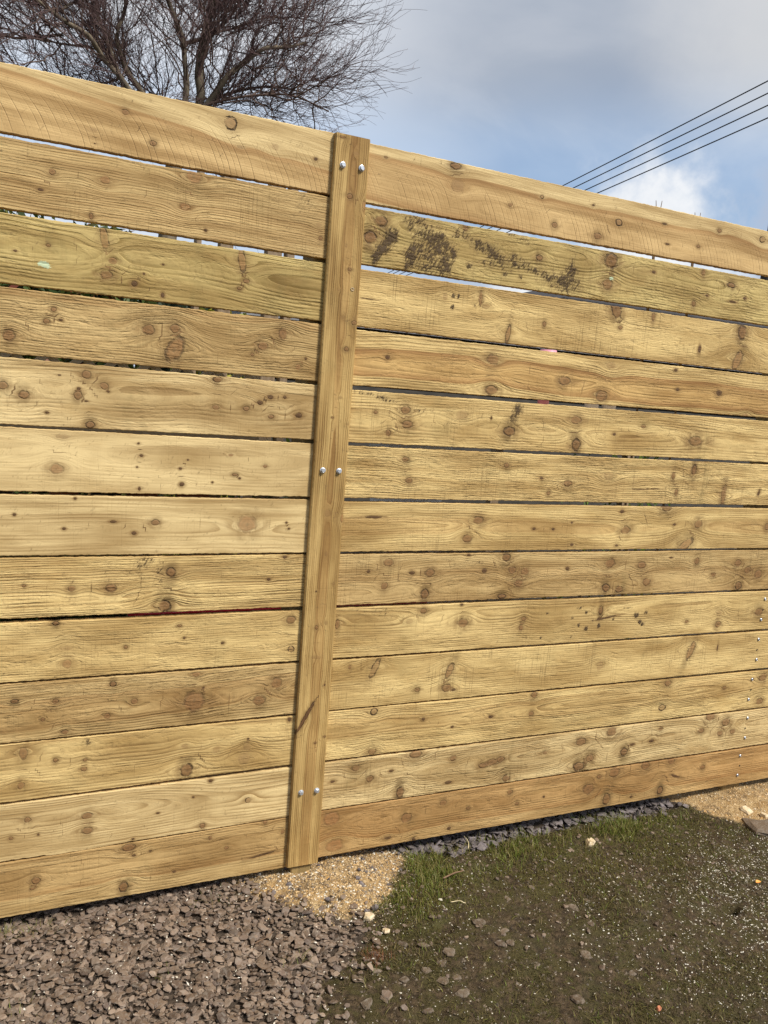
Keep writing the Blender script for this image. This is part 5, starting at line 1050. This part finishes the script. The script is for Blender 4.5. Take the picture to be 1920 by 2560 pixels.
# potting bench with pots
bench = empty('potting_bench', (.25, .62, 0), 'wooden potting bench behind the left boards seen in the gap below the trellis', 'bench')
for i in range(4):
    y0 = .44+i*.095; v, f = box(-.72, .70, y0, y0+.088, .955, .978); child(mesh('slat', v, f, M_old), bench)
for x in (-.69, .64):
    for y in (.45, .77): v, f = box(x, x+.045, y, y+.045, -.06, .954); child(mesh('leg', v, f, M_old), bench)
M_terra = simple('terracotta_pot', (.42,.13,.06), (.52,.20,.10), 25, .75, .001)
M_bpot = simple('black_plastic', (.02,.02,.022), (.03,.03,.03), 30, .4)
M_wpot = simple('white_plastic', (.84,.84,.83), (.88,.88,.87), 20, .45)
def pot(x, y, z, r, h, m, label, name='plant_pot'):
    v, f = lathe([(0, 0), (r*.68, 0), (r*.90, h*.80), (r, h*.81), (r, h), (r*.90, h), (r*.86, h*.86), (0, h*.84)], 22)
    o = mesh(name, v, f, m, None, True, None, (x, y, z)); tag(o, label, 'pot')
pot(.416, .60, .979, .070, .245, M_terra, 'tall terracotta pot whose rim shows in the fifth gap')
pot(.176, .56, .979, .055, .11, M_terra, 'small terracotta pot at the left of the bench')
pot(.300, .56, .979, .060, .12, M_bpot, 'black plastic pot between the terracotta pots')
pot(.575, .58, .979, .068, .12, M_terra, 'short terracotta pot at the right end of the bench')
pot(-.02, .58, .979, .07, .13, M_bpot, 'black plastic pot at the left border of the picture')
# red storage box
M_redp = simple('red_plastic', (.85,.03,.05), (.92,.06,.09), 10, .4)
rb = empty('storage_box', (.85, .46, -.03), 'long bright red plastic storage box close behind the lower boards', 'storage box')
v, f = bevel_box(.40, 1.31, .31, .62, -.03, .655, .02); child(mesh('body', v, f, M_redp), rb)
v, f = bevel_box(.365, 1.34, .29, .64, .657, .708, .02); child(mesh('lid', v, f, M_redp), rb)
# shed on the right
M_shed = simple('shed_boards', (.045,.042,.038), (.085,.075,.062), 12, .85, .002, stretch=(1, 1, 6))
M_trim = simple('grey_trim', (.20,.20,.21), (.27,.27,.28), 12, .7)
shed = empty('garden_shed', (2.6, 2.3, 0), 'low dark garden shed behind the right half of the fence', 'shed')
v, f = box(1.02, 4.6, 1.62, 3.1, -.2, 1.70); child(mesh('wall', v, f, M_shed), shed)
for i in range(14):
    z = .0+i*.12; v, f = box(1.0, 4.62, 1.596-.0, 1.619, z, z+.108)
    child(mesh('board', v, f, M_shed), shed)
v, f = box(.96, 4.66, 1.56, 3.16, 1.702, 1.735); child(mesh('roof', v, f, M_trim), shed)
# white table with tub
tb = empty('garden_table', (1.25, .45, -.03), 'white plastic garden table behind the boards just right of the batten', 'table')
v, f = bevel_box(.90, 1.62, .14, .80, .925, .948, .03); child(mesh('table_top', v, f, M_wpot), tb)
for x in (1.36, 1.56):
    for y in (.18, .70): v, f = box(x, x+.04, y, y+.04, -.05, .924); child(mesh('leg', v, f, M_wpot), tb)
for x in (.92,): 
    for y in (.66, .74): v, f = box(x, x+.03, y, y+.03, -.05, .924); child(mesh('leg', v, f, M_wpot), tb)
pot(1.28, .42, .949, .17, .455, M_wpot, 'large white plastic tub standing on the garden table', 'plastic_tub')
pot(2.19, .95, 1.40, .036, .250, simple('pink_plastic', (.75,.28,.36), (.82,.36,.44), 20, .4), 'slim pink plastic beaker just showing above the fourth board right of the batten', 'beaker')
v, f = box(1.95, 2.75, .80, 1.12, 1.36, 1.398); sh = empty('plant_stand', (2.35, .96, 0), 'dark plant stand behind the right-hand boards', 'stand'); child(mesh('shelf', v, f, M_old), sh)
for x in (1.96, 2.70): v, f = box(x, x+.04, .94, .98, -.1, 1.359); child(mesh('leg', v, f, M_old), sh)
pot(2.46, .95, 1.399, .04, .06, M_wpot, 'small white pot on the plant stand, nearer the batten')
pot(2.56, .95, 1.399, .04, .06, M_wpot, 'small white pot on the plant stand, nearer the right border')
# two thin shoots poking above the right-hand run
M_shoot = simple('brown_shoot', (.20,.13,.08), (.30,.20,.12), 60, .8)
for (x, y, z, l, nm) in ((1.985, .12, 2.098, .012, 'thin forked shoot poking above the top board at right'), (2.16, .12, 2.092, .007, 'tiny brown shoot poking above the top board near the right border')):
    P_ = np.array([[(0, 0, -2.1), (.01, 0, -.8), (.0, 0, -.05), (.006, 0, l+.003)], [(0, 0, -.6), (0, 0, -.25), (-.010, 0, -.04), (-.020, 0, l)]])
    v, f = tubes(P_, np.array([[.005, .004, .002, .001]]*2), 5); tag(mesh('shoot', v, f, M_shoot, None, False, None, (x, y, z)), nm, 'plant')
